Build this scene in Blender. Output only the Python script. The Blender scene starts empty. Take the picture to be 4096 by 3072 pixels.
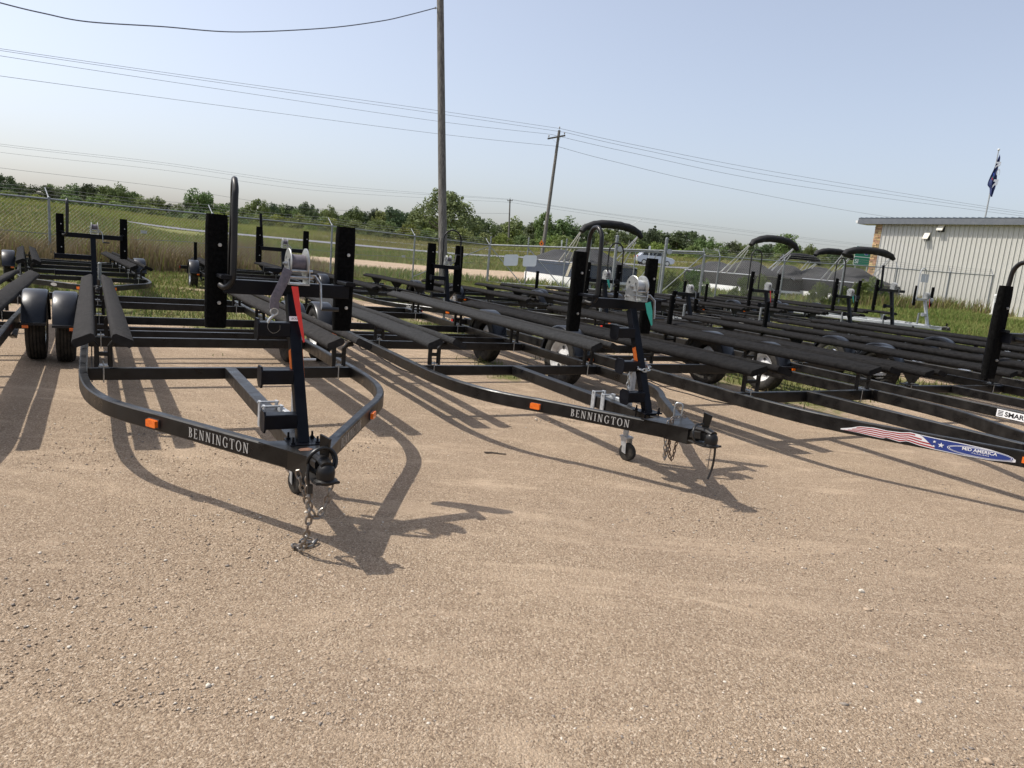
import bpy, math, random
import numpy as np
from mathutils import Vector, Matrix, Euler
R = math.radians
random.seed(7); rng = np.random.default_rng(7)
scn = bpy.context.scene
col = scn.collection

# ------------------------------------------------------------------ camera
CAM_H = 1.42; FPX = 2837.0; PITCH = R(10.13); ROLL = R(5.1)
_f = Vector((0, math.cos(PITCH), -math.sin(PITCH))); _r0 = Vector((1, 0, 0)); _u0 = _r0.cross(_f)
_r = _r0 * math.cos(ROLL) + _u0 * math.sin(ROLL)
_u = -_r0 * math.sin(ROLL) + _u0 * math.cos(ROLL)
cam_d = bpy.data.cameras.new('camera'); cam = bpy.data.objects.new('camera', cam_d); col.objects.link(cam)
cam_d.sensor_width = 36.0; cam_d.lens = 36.0 * FPX / 4096.0; cam_d.clip_start = 0.05; cam_d.clip_end = 3000
M = Matrix((( _r.x, _u.x, -_f.x, 0), (_r.y, _u.y, -_f.y, 0), (_r.z, _u.z, -_f.z, CAM_H), (0, 0, 0, 1)))
cam.matrix_world = M
scn.camera = cam

def spot(px, py, D):
    """surveyed place: a bearing read off the photograph (4096 px wide) and a distance in metres"""
    return Vector((0, 0, CAM_H)) + (_f + _r * ((px - 2048) / FPX) - _u * ((py - 1536) / FPX)) * D

# ------------------------------------------------------------------ world, sun, exposure
SUN_TRAVEL = Vector((0.675, -0.101, -1.0)).normalized()
sun_el = math.asin(-SUN_TRAVEL.z); sun_az = math.atan2(-SUN_TRAVEL.x, -SUN_TRAVEL.y)
world = bpy.data.worlds.new('World'); scn.world = world; world.use_nodes = True
wn = world.node_tree.nodes; wl = world.node_tree.links
for n in list(wn): wn.remove(n)
wo = wn.new('ShaderNodeOutputWorld'); bg = wn.new('ShaderNodeBackground'); sky = wn.new('ShaderNodeTexSky')
sky.sky_type = 'NISHITA'; sky.sun_disc = False; sky.sun_elevation = sun_el; sky.sun_rotation = sun_az
sky.altitude = 100; sky.air_density = 1.0; sky.dust_density = 2.9; sky.ozone_density = 1.5
bg.inputs['Strength'].default_value = 0.15
hsv = wn.new('ShaderNodeHueSaturation'); hsv.inputs['Saturation'].default_value = 0.66
gam = wn.new('ShaderNodeGamma'); gam.inputs[1].default_value = 0.86; tint = wn.new('ShaderNodeMix'); tint.data_type = 'RGBA'; tint.blend_type = 'MULTIPLY'; tint.inputs[0].default_value = 1.0; tint.inputs[7].default_value = (1.07, 1.07, 1.115, 1)
wl.new(sky.outputs[0], gam.inputs[0]); wl.new(gam.outputs[0], hsv.inputs['Color']); wl.new(hsv.outputs[0], tint.inputs[6]); wl.new(tint.outputs[2], bg.inputs[0]); wl.new(bg.outputs[0], wo.inputs[0])
sd = bpy.data.lights.new('sun', 'SUN'); sd.energy = 3.5; sd.angle = R(0.6); sd.color = (1.0, 0.95, 0.87)
so = bpy.data.objects.new('sun', sd); col.objects.link(so)
so.rotation_euler = SUN_TRAVEL.to_track_quat('-Z', 'Y').to_euler(); so.location = (-20, 5, 30)
vs = scn.view_settings; vs.view_transform = 'Standard'; vs.look = 'None'; vs.exposure = 0.50; vs.gamma = 1.0
vs.use_curve_mapping = False

# ------------------------------------------------------------------ materials
MATS = {}
def mat(name, c, rough=0.6, metal=0.0, var=0.0, vscale=8.0, c2=None, bump=0.0, bscale=60.0, spec=0.5, coat=0.0, objvar=0.0, coords='Object', detail=4.0, sheen=0.0, trans=0.0, rvar=0.0, stretch=None):
    if name in MATS: return MATS[name]
    m = bpy.data.materials.new(name); m.use_nodes = True; nt = m.node_tree; b = nt.nodes['Principled BSDF']
    b.inputs['Roughness'].default_value = rough; b.inputs['Metallic'].default_value = metal
    b.inputs['Specular IOR Level'].default_value = spec; b.inputs['Coat Weight'].default_value = coat
    b.inputs['Sheen Weight'].default_value = sheen
    tc = nt.nodes.new('ShaderNodeTexCoord')
    colr = None
    rgb = (*c, 1.0); b.inputs['Base Color'].default_value = rgb
    if var > 0 or c2:
        nz = nt.nodes.new('ShaderNodeTexNoise'); nz.inputs['Scale'].default_value = vscale; nz.inputs['Detail'].default_value = detail
        nz.inputs['Roughness'].default_value = 0.62
        src = tc.outputs[coords]
        if stretch:
            mp = nt.nodes.new('ShaderNodeMapping'); mp.inputs['Scale'].default_value = (1, 1, stretch); nt.links.new(src, mp.inputs['Vector']); src = mp.outputs[0]
        nt.links.new(src, nz.inputs['Vector'])
        rp = nt.nodes.new('ShaderNodeValToRGB'); e = rp.color_ramp.elements
        e[0].position = 0.36; e[1].position = 0.66
        if c2: e[0].color = rgb; e[1].color = (*c2, 1)
        else:
            e[0].color = (*[max(0, v * (1 - var)) for v in c], 1); e[1].color = (*[min(1, v * (1 + var)) for v in c], 1)
        nt.links.new(nz.outputs['Fac'], rp.inputs[0]); colr = rp.outputs[0]
        if rvar > 0:
            mr = nt.nodes.new('ShaderNodeMapRange'); mr.inputs[1].default_value = 0.3; mr.inputs[2].default_value = 0.7
            mr.inputs[3].default_value = rough; mr.inputs[4].default_value = rough + rvar
            nt.links.new(nz.outputs['Fac'], mr.inputs[0]); nt.links.new(mr.outputs[0], b.inputs['Roughness'])
    if objvar > 0:
        oi = nt.nodes.new('ShaderNodeObjectInfo'); hs = nt.nodes.new('ShaderNodeHueSaturation')
        mr = nt.nodes.new('ShaderNodeMapRange'); mr.inputs[3].default_value = 1 - objvar; mr.inputs[4].default_value = 1 + objvar
        nt.links.new(oi.outputs['Random'], mr.inputs[0]); nt.links.new(mr.outputs[0], hs.inputs['Value'])
        mh = nt.nodes.new('ShaderNodeMapRange'); mh.inputs[3].default_value = 0.5 - 0.035; mh.inputs[4].default_value = 0.5 + 0.025
        ml = nt.nodes.new('ShaderNodeMath'); ml.operation = 'FRACT'; mm = nt.nodes.new('ShaderNodeMath'); mm.operation = 'MULTIPLY'; mm.inputs[1].default_value = 7.31
        nt.links.new(oi.outputs['Random'], mm.inputs[0]); nt.links.new(mm.outputs[0], ml.inputs[0]); nt.links.new(ml.outputs[0], mh.inputs[0]); nt.links.new(mh.outputs[0], hs.inputs['Hue'])
        if colr: nt.links.new(colr, hs.inputs['Color'])
        else: hs.inputs['Color'].default_value = rgb
        colr = hs.outputs[0]
    if colr: nt.links.new(colr, b.inputs['Base Color'])
    if bump > 0:
        bn = nt.nodes.new('ShaderNodeTexNoise'); bn.inputs['Scale'].default_value = bscale; bn.inputs['Detail'].default_value = 3
        bp = nt.nodes.new('ShaderNodeBump'); bp.inputs['Strength'].default_value = bump; bp.inputs['Distance'].default_value = 0.01
        nt.links.new(tc.outputs[coords], bn.inputs['Vector']); nt.links.new(bn.outputs['Fac'], bp.inputs['Height']); nt.links.new(bp.outputs[0], b.inputs['Normal'])
    if trans > 0:
        tr = nt.nodes.new('ShaderNodeBsdfTranslucent'); mx = nt.nodes.new('ShaderNodeMixShader'); mx.inputs[0].default_value = trans
        out = nt.nodes['Material Output']
        if colr: nt.links.new(colr, tr.inputs[0])
        else: tr.inputs[0].default_value = rgb
        nt.links.new(b.outputs[0], mx.inputs[1]); nt.links.new(tr.outputs[0], mx.inputs[2]); nt.links.new(mx.outputs[0], out.inputs[0])
    MATS[name] = m
    return m

mat('black_paint', (0.0045, 0.0045, 0.005), 0.24, var=0.0, vscale=9, c2=(0.016, 0.0145, 0.013), rvar=0.25, spec=0.3)
mat('navy_paint', (0.0028, 0.0032, 0.0052), 0.28, vscale=14, c2=(0.005, 0.0058, 0.009), rvar=0.2, spec=0.14)
mat('bunk_carpet', (0.022, 0.0205, 0.0195), 0.95, vscale=16, c2=(0.036, 0.033, 0.031), bump=0.6, bscale=380, spec=0.15)
mat('old_carpet', (0.009, 0.0088, 0.0085), 0.85, vscale=30, c2=(0.024, 0.0235, 0.023), bump=1.0, bscale=160, spec=0.3)
mat('dark_carpet', (0.0085, 0.008, 0.0078), 0.95, vscale=16, c2=(0.017, 0.016, 0.0155), bump=0.6, bscale=380, spec=0.12)
mat('guide_carpet', (0.004, 0.004, 0.004), 1.0, vscale=60, c2=(0.010, 0.010, 0.010), bump=0.9, bscale=420, spec=0.05)
mat('rubber', (0.020, 0.019, 0.018), 0.82, vscale=16, c2=(0.055, 0.050, 0.043), bump=0.3, bscale=90, spec=0.25)
mat('fender_plastic', (0.008, 0.0095, 0.013), 0.24, vscale=5, c2=(0.014, 0.015, 0.018), rvar=0.2, spec=0.35)
mat('zinc', (0.50, 0.51, 0.50), 0.34, metal=0.85, vscale=30, c2=(0.34, 0.34, 0.33), rvar=0.2)
mat('galvanized', (0.36, 0.375, 0.385), 0.5, metal=0.55, vscale=35, c2=(0.48, 0.495, 0.505), rvar=0.15)
mat('fence_steel', (0.20, 0.215, 0.22), 0.5, metal=0.5, vscale=14, c2=(0.31, 0.32, 0.32))
mat('fence_wire', (0.24, 0.24, 0.225), 0.6, metal=0.3, vscale=3, c2=(0.31, 0.305, 0.28))
mat('chain_steel', (0.30, 0.29, 0.27), 0.42, metal=0.8, vscale=30, c2=(0.17, 0.13, 0.10))
mat('rusty_chain', (0.12, 0.075, 0.05), 0.7, metal=0.4, vscale=40, c2=(0.24, 0.18, 0.14))
mat('rust', (0.10, 0.045, 0.025), 0.8, vscale=50, c2=(0.18, 0.085, 0.045))
mat('cable_rubber', (0.008, 0.008, 0.008), 0.45)
mat('strap_web', (0.10, 0.09, 0.105), 0.8, vscale=60, c2=(0.16, 0.14, 0.16), bump=0.4, bscale=300)
mat('amber_lens', (0.80, 0.13, 0.008), 0.18, vscale=40, c2=(0.95, 0.20, 0.012), coat=0.6)
mat('amber_tape', (0.85, 0.17, 0.01), 0.4)
mat('red_lens', (0.55, 0.012, 0.01), 0.2, coat=0.6)
mat('red_tag', (0.72, 0.03, 0.02), 0.5, vscale=20, c2=(0.60, 0.025, 0.02))
mat('teal_tag', (0.02, 0.40, 0.30), 0.5, vscale=20, c2=(0.03, 0.34, 0.27))
mat('white_print', (0.62, 0.62, 0.60), 0.45)
mat('grey_print', (0.40, 0.39, 0.37), 0.45, vscale=80, c2=(0.46, 0.45, 0.42))
mat('white_decal', (0.80, 0.80, 0.80), 0.35)
mat('red_decal', (0.38, 0.025, 0.025), 0.35)
mat('blue_decal', (0.02, 0.045, 0.22), 0.35)
mat('black_print', (0.008, 0.008, 0.01), 0.5)
mat('bright_rim', (0.75, 0.76, 0.77), 0.22, metal=0.85, vscale=12, c2=(0.55, 0.55, 0.55))
mat('white_rim', (0.72, 0.73, 0.73), 0.3, vscale=10, c2=(0.55, 0.53, 0.50))
mat('wood_pole', (0.075, 0.068, 0.060), 0.9, vscale=22, c2=(0.20, 0.185, 0.165), bump=0.6, bscale=30, stretch=0.035, detail=6)
mat('insulator', (0.25, 0.24, 0.24), 0.3)
mat('line_wire', (0.16, 0.17, 0.19), 0.6, metal=0.2)
mat('cable_line', (0.10, 0.11, 0.15), 0.6)
mat('siding', (0.49, 0.48, 0.435), 0.5, vscale=1.4, c2=(0.54, 0.53, 0.485), detail=8)
mat('roof_metal', (0.12, 0.15, 0.19), 0.4, metal=0.3, vscale=3, c2=(0.16, 0.19, 0.23))
mat('fascia', (0.11, 0.12, 0.135), 0.45, vscale=4, c2=(0.14, 0.15, 0.165))
mat('white_trim', (0.70, 0.70, 0.69), 0.5, vscale=5, c2=(0.62, 0.62, 0.60))
mat('stone_tan', (0.40, 0.26, 0.13), 0.9, vscale=7, c2=(0.52, 0.37, 0.20), bump=0.8, bscale=25, objvar=0.32)
mat('mortar', (0.22, 0.17, 0.12), 0.95, vscale=20, c2=(0.28, 0.22, 0.15))
mat('vent_hood', (0.72, 0.68, 0.58), 0.6, vscale=8, c2=(0.62, 0.58, 0.48))
mat('dark_trim', (0.03, 0.032, 0.035), 0.5)
mat('sign_grey', (0.52, 0.56, 0.62), 0.55, vscale=3, c2=(0.58, 0.61, 0.66))
mat('sign_green', (0.01, 0.20, 0.115), 0.4)
mat('sign_blue', (0.03, 0.07, 0.36), 0.4)
mat('sign_orange', (0.85, 0.20, 0.02), 0.5)
mat('boat_cover', (0.011, 0.011, 0.012), 0.85, vscale=2.2, c2=(0.018, 0.018, 0.020), bump=0.4, bscale=12)
mat('bimini_cloth', (0.004, 0.004, 0.0045), 0.8, vscale=9, c2=(0.009, 0.009, 0.010), bump=0.8, bscale=14)
mat('boat_navy', (0.016, 0.030, 0.062), 0.3, vscale=2, c2=(0.022, 0.04, 0.08))
mat('boat_black', (0.012, 0.012, 0.014), 0.35)
mat('boat_gold', (0.42, 0.38, 0.30), 0.4)
mat('hull_white', (0.78, 0.78, 0.77), 0.3, vscale=2, c2=(0.70, 0.70, 0.68))
mat('aluminium', (0.72, 0.73, 0.74), 0.35, metal=0.7, vscale=6, c2=(0.6, 0.6, 0.61))
mat('car_silver', (0.52, 0.53, 0.55), 0.25, metal=0.3, coat=0.6)
mat('car_dark', (0.03, 0.032, 0.036), 0.3, coat=0.5)
mat('car_glass', (0.01, 0.012, 0.014), 0.08)
mat('flag_navy', (0.022, 0.035, 0.115), 0.8, vscale=5, c2=(0.03, 0.045, 0.14), trans=0.15)
mat('concrete', (0.42, 0.41, 0.37), 0.9, vscale=9, c2=(0.50, 0.49, 0.45))
mat('bark', (0.075, 0.06, 0.045), 0.95, vscale=5, c2=(0.12, 0.10, 0.08))
mat('leaf_dark', (0.062, 0.088, 0.042), 0.7, vscale=0.5, c2=(0.10, 0.132, 0.06), objvar=0.3, trans=0.22, spec=0.25)
mat('leaf_mid', (0.11, 0.15, 0.055), 0.7, vscale=0.5, c2=(0.17, 0.215, 0.08), objvar=0.25, trans=0.25, spec=0.25)
mat('leaf_pale', (0.12, 0.165, 0.052), 0.7, vscale=0.6, c2=(0.19, 0.235, 0.08), objvar=0.2, trans=0.3, spec=0.25)
mat('leaf_willow', (0.13, 0.16, 0.065), 0.7, vscale=0.6, c2=(0.19, 0.225, 0.095), trans=0.3, spec=0.25)
mat('leaf_bright', (0.145, 0.19, 0.04), 0.7, vscale=0.5, c2=(0.22, 0.265, 0.07), objvar=0.2, trans=0.3, spec=0.25)
mat('vine_leaf', (0.075, 0.12, 0.03), 0.7, vscale=2, c2=(0.14, 0.19, 0.055), objvar=0.2, trans=0.3, spec=0.25)
mat('grass_green', (0.10, 0.155, 0.030), 0.75, vscale=0.7, c2=(0.20, 0.235, 0.065), trans=0.25, spec=0.2, coords='Object')
mat('grass_olive', (0.17, 0.165, 0.055), 0.8, vscale=0.25, c2=(0.28, 0.25, 0.09), trans=0.25, spec=0.2)
mat('grass_dry', (0.15, 0.11, 0.058), 0.85, vscale=0.5, c2=(0.27, 0.21, 0.12), trans=0.2, spec=0.2)
mat('grass_field', (0.18, 0.215, 0.045), 0.8, vscale=0.2, c2=(0.28, 0.30, 0.08), trans=0.25, spec=0.2)
mat('pebble', (0.30, 0.225, 0.155), 0.95, vscale=2.0, c2=(0.42, 0.325, 0.235), spec=0.3)
mat('pebble_grey', (0.26, 0.225, 0.19), 0.9, vscale=2.5, c2=(0.17, 0.145, 0.125), spec=0.3)
mat('pebble_pale', (0.62, 0.56, 0.47), 0.85, vscale=2.5, c2=(0.50, 0.44, 0.36), spec=0.3)
mat('debris', (0.05, 0.04, 0.03), 0.95, vscale=30, c2=(0.10, 0.08, 0.06))
mat('highway', (0.135, 0.135, 0.148), 0.9, vscale=0.6, c2=(0.17, 0.17, 0.182))

# ------------------------------------------------------------------ mesh building
def V(*a): return Vector(a)
def rect(w, h, c=0.004):
    a, b = w / 2, h / 2
    return [(-a + c, -b), (a - c, -b), (a, -b + c), (a, b - c), (a - c, b), (-a + c, b), (-a, b - c), (-a, -b + c)]
def circ(r, n=10):
    return [(r * math.cos(2 * math.pi * i / n), r * math.sin(2 * math.pi * i / n)) for i in range(n)]

class MB:
    def __init__(s): s.v = []; s.f = []; s.m = []; s.mats = []
    def _mi(s, m):
        if m is None: return 0
        if m not in s.mats: s.mats.append(m)
        return s.mats.index(m)
    def add(s, vs, fs, m=None):
        o = len(s.v); k = s._mi(m); s.v += [tuple(p) for p in vs]
        for f in fs: s.f.append(tuple(i + o for i in f)); s.m.append(k)
        return s
    def sweep(s, path, prof, up=(0, 0, 1), closed=False, m=None, scales=None):
        path = [Vector(p) for p in path]; up = Vector(up); n = len(prof); L = len(path); vs = []; fs = []
        for i, p in enumerate(path):
            a = path[i - 1] if (i > 0 or closed) else path[i]; b = path[(i + 1) % L] if (i < L - 1 or closed) else path[i]
            t = (b - a).normalized(); sd_ = t.cross(up)
            if sd_.length < 1e-4: sd_ = t.cross(Vector((1, 0, 0)))
            sd_.normalize(); uv = sd_.cross(t)
            k = 1.0
            if not closed and 0 < i < L - 1:   # mitre
                t1 = (path[i] - path[i - 1]).normalized(); ca = max(0.4, t1.dot(t)); k = 1 / ca
            q = scales[i] if scales else 1.0
            for (x, y) in prof: vs.append(p + sd_ * (x * k * q) + uv * (y * q))
        rr = L if closed else L - 1
        for i in range(rr):
            for j in range(n):
                a = i * n + j; b = i * n + (j + 1) % n; c = ((i + 1) % L) * n + (j + 1) % n; d = ((i + 1) % L) * n + j
                fs.append((a, b, c, d))
        if not closed:
            fs.append(tuple(range(n - 1, -1, -1))); fs.append(tuple((L - 1) * n + j for j in range(n)))
        return s.add(vs, fs, m)
    def beam(s, a, b, w, h, up=(0, 0, 1), c=0.004, m=None): return s.sweep([a, b], rect(w, h, min(c, w * 0.3, h * 0.3)), up, m=m)
    def tube(s, path, r, n=10, up=(0, 0, 1), closed=False, m=None, scales=None):
        return s.sweep(path, circ(r, n), up, closed, m, scales)
    def box(s, c, d, m=None, rz=0.0, ch=0.0):
        x, y, z = d[0] / 2, d[1] / 2, d[2] / 2; cs, sn = math.cos(rz), math.sin(rz)
        vs = [(c[0] + a * x * cs - b * y * sn, c[1] + a * x * sn + b * y * cs, c[2] + e * z) for a in (-1, 1) for b in (-1, 1) for e in (-1, 1)]
        return s.add(vs, [(0, 1, 3, 2), (4, 6, 7, 5), (0, 4, 5, 1), (2, 3, 7, 6), (0, 2, 6, 4), (1, 5, 7, 3)], m)
    def lathe(s, prof, origin, axis='x', n=24, m=None, a0=0, a1=360):
        """prof: (along axis, radius)"""
        full = abs(a1 - a0) >= 360; st = n if full else n + 1; vs = []; fs = []; k = len(prof); o = Vector(origin)
        for i in range(st):
            t = R(a0 + (a1 - a0) * i / n); c, sn = math.cos(t), math.sin(t)
            for (a, r) in prof:
                q = (a, r * c, r * sn) if axis == 'x' else ((r * c, a, r * sn) if axis == 'y' else (r * c, r * sn, a))
                vs.append(o + Vector(q))
        for i in range(n):
            i2 = (i + 1) % st
            for j in range(k - 1):
                if axis == 'y': fs.append((i * k + j, i2 * k + j, i2 * k + j + 1, i * k + j + 1))
                else: fs.append((i * k + j, i * k + j + 1, i2 * k + j + 1, i2 * k + j))
        return s.add(vs, fs, m)
    def poly(s, pts, o, u, v, n, off=0.0, m=None):
        o, u, v, n = Vector(o), Vector(u), Vector(v), Vector(n)
        vs = [o + u * a + v * b + n * off for a, b in pts]
        return s.add(vs, [tuple(range(len(vs)))], m)
    def prism(s, pts, o, u, v, n, t, m=None):
        o, u, v, n = Vector(o), Vector(u), Vector(v), Vector(n); k = len(pts)
        vs = [o + u * a + v * b for a, b in pts] + [o + u * a + v * b + n * t for a, b in pts]
        fs = [tuple(range(k - 1, -1, -1)), tuple(range(k, 2 * k))] + [(i, (i + 1) % k, k + (i + 1) % k, k + i) for i in range(k)]
        return s.add(vs, fs, m)
    def build(s, name, m=None, parent=None, smooth=False, angle=35):
        me = bpy.data.meshes.new(name); me.from_pydata(s.v, [], s.f)
        if s.mats:
            for q in s.mats: me.materials.append(MATS[q])
            me.polygons.foreach_set('material_index', s.m)
        elif m: me.materials.append(MATS[m])
        if smooth:
            me.polygons.foreach_set('use_smooth', [True] * len(me.polygons))
            try: me.set_sharp_from_angle(angle=R(angle))
            except Exception: pass
        me.update()
        o = bpy.data.objects.new(name, me); col.objects.link(o)
        if parent: o.parent = parent
        return o

def tag(o, label=None, cat=None, group=None, kind=None):
    if label: o['label'] = label
    if cat: o['category'] = cat
    if group: o['group'] = group
    if kind: o['kind'] = kind
    return o
def thing(name, loc=(0, 0, 0), rz=0.0, label=None, cat=None, group=None):
    o = bpy.data.objects.new(name, None); col.objects.link(o); o.location = loc; o.rotation_euler = (0, 0, rz)
    o.empty_display_size = 0.2
    return tag(o, label, cat, group)
def copy_tree(o, parent=None):
    c = o.copy(); col.objects.link(c); c.parent = parent
    for ch in o.children: copy_tree(ch, c)
    return c
def smooth_path(pts, per=6):
    P = [Vector(p) for p in pts]; out = []
    for i in range(len(P) - 1):
        p0 = P[max(0, i - 1)]; p1 = P[i]; p2 = P[i + 1]; p3 = P[min(len(P) - 1, i + 2)]
        for k in range(per):
            t = k / per
            out.append(0.5 * ((2 * p1) + (-p0 + p2) * t + (2 * p0 - 5 * p1 + 4 * p2 - p3) * t * t + (-p0 + 3 * p1 - 3 * p2 + p3) * t ** 3))
    out.append(P[-1]); return out
def big_mesh(name, verts, faces_n, m, k, parent=None, mats=None, mi=None, smooth=False):
    """numpy mesh of equal k-gons"""
    me = bpy.data.meshes.new(name); nv = len(verts); nf = len(faces_n)
    me.vertices.add(nv); me.vertices.foreach_set('co', np.asarray(verts, np.float32).ravel())
    me.loops.add(nf * k); me.loops.foreach_set('vertex_index', np.asarray(faces_n, np.int32).ravel())
    me.polygons.add(nf); me.polygons.foreach_set('loop_start', np.arange(0, nf * k, k, dtype=np.int32))
    for q in (mats or [m]): me.materials.append(MATS[q])
    if mi is not None: me.polygons.foreach_set('material_index', np.asarray(mi, np.int32))
    if smooth: me.polygons.foreach_set('use_smooth', np.ones(nf, bool))
    me.update(calc_edges=True); me.validate()
    o = bpy.data.objects.new(name, me); col.objects.link(o)
    if parent: o.parent = parent
    return o

# ------------------------------------------------------------------ lettering
def ring(cx, cy, rx, ry, ts, tt, a0, a1, n=18):
    out = []
    for i in range(n):
        t0 = R(a0 + (a1 - a0) * i / n); t1 = R(a0 + (a1 - a0) * (i + 1) / n)
        f = lambda t, q: (cx + (rx - q * ts) * math.cos(t), cy + (ry - q * tt) * math.sin(t))
        out.append([f(t0, 0), f(t1, 0), f(t1, 1), f(t0, 1)])
    return out
def rct(x0, y0, x1, y1): return [(x0, y0), (x1, y0), (x1, y1), (x0, y1)]
def glyph(ch):
    S, T = 0.17, 0.07; g = []
    def stem(x, w=S, base=True, top=True):
        g.append(rct(x, 0, x + w, 1))
        if base: g.append(rct(x - 0.09, 0, x + w + 0.09, 0.06))
        if top: g.append(rct(x - 0.09, 0.94, x + w + 0.09, 1))
    if ch == 'B':
        stem(0.1); g.extend(ring(0.28, 0.745, 0.30, 0.255, S, T, -90, 90)); g.extend(ring(0.30, 0.27, 0.34, 0.27, S, T, -90, 90))
        g.append(rct(0.27, 0.93, 0.3, 1)); g.append(rct(0.27, 0, 0.32, T)); g.append(rct(0.27, 0.48, 0.32, 0.55)); w = 0.72
    elif ch == 'E':
        stem(0.1); g.append(rct(0.27, 0.93, 0.62, 1)); g.append(rct(0.56, 0.80, 0.62, 0.93)); g.append(rct(0.27, 0.48, 0.52, 0.54)); g.append(rct(0.46, 0.41, 0.52, 0.61))
        g.append(rct(0.27, 0, 0.66, 0.07)); g.append(rct(0.60, 0.07, 0.66, 0.22)); w = 0.74
    elif ch == 'N':
        stem(0.12, T + 0.02); stem(0.72, T + 0.02, False); g.append([(0.1, 1), (0.30, 1), (0.81, 0), (0.64, 0)]); w = 0.98
    elif ch == 'I': stem(0.12); w = 0.44
    elif ch == 'G':
        g.extend(ring(0.48, 0.5, 0.44, 0.52, S, T, 48, 318, 26)); g.append(rct(0.68, 0.05, 0.84, 0.44)); g.append(rct(0.58, 0.40, 0.94, 0.46)); g.append(rct(0.74, 0.72, 0.80, 0.98)); w = 1.0
    elif ch == 'T':
        stem(0.33, S, True, False); g.append(rct(0.02, 0.93, 0.81, 1)); g.append(rct(0.02, 0.76, 0.08, 0.93)); g.append(rct(0.75, 0.76, 0.81, 0.93)); w = 0.86
    elif ch == 'O': g.extend(ring(0.48, 0.5, 0.46, 0.52, S, T, 0, 360, 28)); w = 1.0
    else: w = 0.4
    return g, w
def serif_word(word, length, h):
    x = 0.0; out = []
    for ch in word:
        g, w = glyph(ch); out += [[(x + a, b) for a, b in q] for q in g]; x += w + 0.20
    x -= 0.20
    return [[(a / x * length, b * h) for a, b in q] for q in out]
def font_polys(text, h, length=None, bold=0.0, shear=0.0, spacing=1.0):
    cu = bpy.data.curves.new('t', 'FONT'); cu.body = text; cu.size = 1.0; cu.offset = bold; cu.shear = shear; cu.space_character = spacing; cu.resolution_u = 3
    ob = bpy.data.objects.new('t', cu); col.objects.link(ob)
    dg = bpy.context.evaluated_depsgraph_get(); me = bpy.data.meshes.new_from_object(ob.evaluated_get(dg))
    vs = [v.co.copy() for v in me.vertices]; fs = [tuple(p.vertices) for p in me.polygons]
    bpy.data.objects.remove(ob); bpy.data.curves.remove(cu); bpy.data.meshes.remove(me)
    x0 = min(v.x for v in vs); x1 = max(v.x for v in vs); y0 = min(v.y for v in vs); y1 = max(v.y for v in vs)
    sy = h / (y1 - y0); sx = length / (x1 - x0) if length else sy
    return [[((vs[i].x - x0) * sx, (vs[i].y - y0) * sy) for i in f] for f in fs]

# ------------------------------------------------------------------ terrain
COLS = [-1.2, -0.66, -0.45, -0.13, 0.125, 0.36, 0.65, 1.3]
DIST = [8, 14, 20, 30, 42, 60, 80, 105, 130, 170, 260, 500, 2500]
TZ = [[0, .12, .10, .25, .8, 2.2, 1.9, 2.6, 3.6, 2.4, 2.4, 3, 3],
      [0, .12, .06, .25, .8, 2.0, 1.6, 2.4, 3.4, 2.4, 2.4, 3, 3],
      [0, .10, .10, .14, .25, .5, 1.0, 1.8, 2.6, 2.0, 2.4, 3, 3],
      [0, .02, .10, .12, .15, .4, .97, 1.7, 2.7, 2.2, 2.4, 3, 3],
      [0, .0, .05, .16, .25, .8, 1.55, 2.4, 3.6, 3.2, 3.0, 4, 4],
      [0, .0, .06, .35, .6, 1.0, 1.9, 3.0, 4.3, 4.0, 4.0, 5, 5],
      [0, .0, .12, .66, .8, 1.2, 2.1, 3.4, 4.8, 4.4, 4.4, 5, 5],
      [0, .0, .12, .70, .8, 1.2, 2.1, 3.4, 4.8, 4.4, 4.4, 5, 5]]
TZa = np.array(TZ)
def ground_z(x, y):
    x = np.asarray(x, float); y = np.asarray(y, float)
    t = np.clip(x / np.maximum(y, 1.0), COLS[0], COLS[-1]); d = np.clip(y, DIST[0], DIST[-1])
    ci = np.clip(np.searchsorted(COLS, t) - 1, 0, len(COLS) - 2); di = np.clip(np.searchsorted(DIST, d) - 1, 0, len(DIST) - 2)
    C_ = np.array(COLS); D_ = np.array(DIST, float)
    a = (t - C_[ci]) / (C_[ci + 1] - C_[ci]); b = (d - D_[di]) / (D_[di + 1] - D_[di])
    a = a * a * (3 - 2 * a)
    return (TZa[ci, di] * (1 - a) + TZa[ci + 1, di] * a) * (1 - b) + (TZa[ci, di + 1] * (1 - a) + TZa[ci + 1, di + 1] * a) * b
def gz(x, y): return float(ground_z(x, y))
def vnoise(x, y, seed=0):
    x = np.asarray(x, float); y = np.asarray(y, float)
    xi = np.floor(x).astype(np.int64); yi = np.floor(y).astype(np.int64); xf = x - xi; yf = y - yi
    def h(a, b):
        q = (a * 374761393 + b * 668265263 + seed * 1442695041) & 0x7fffffff; q = ((q ^ (q >> 13)) * 1274126177) & 0x7fffffff
        return ((q ^ (q >> 16)) & 0xffff) / 65535.0
    u = xf * xf * (3 - 2 * xf); v = yf * yf * (3 - 2 * yf)
    return (h(xi, yi) * (1 - u) + h(xi + 1, yi) * u) * (1 - v) + (h(xi, yi + 1) * (1 - u) + h(xi + 1, yi + 1) * u) * v
def fbm(x, y, s, seed=0): return 0.55 * vnoise(x * s, y * s, seed) + 0.3 * vnoise(x * s * 2.1, y * s * 2.1, seed + 1) + 0.15 * vnoise(x * s * 4.3, y * s * 4.3, seed + 2)
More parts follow.
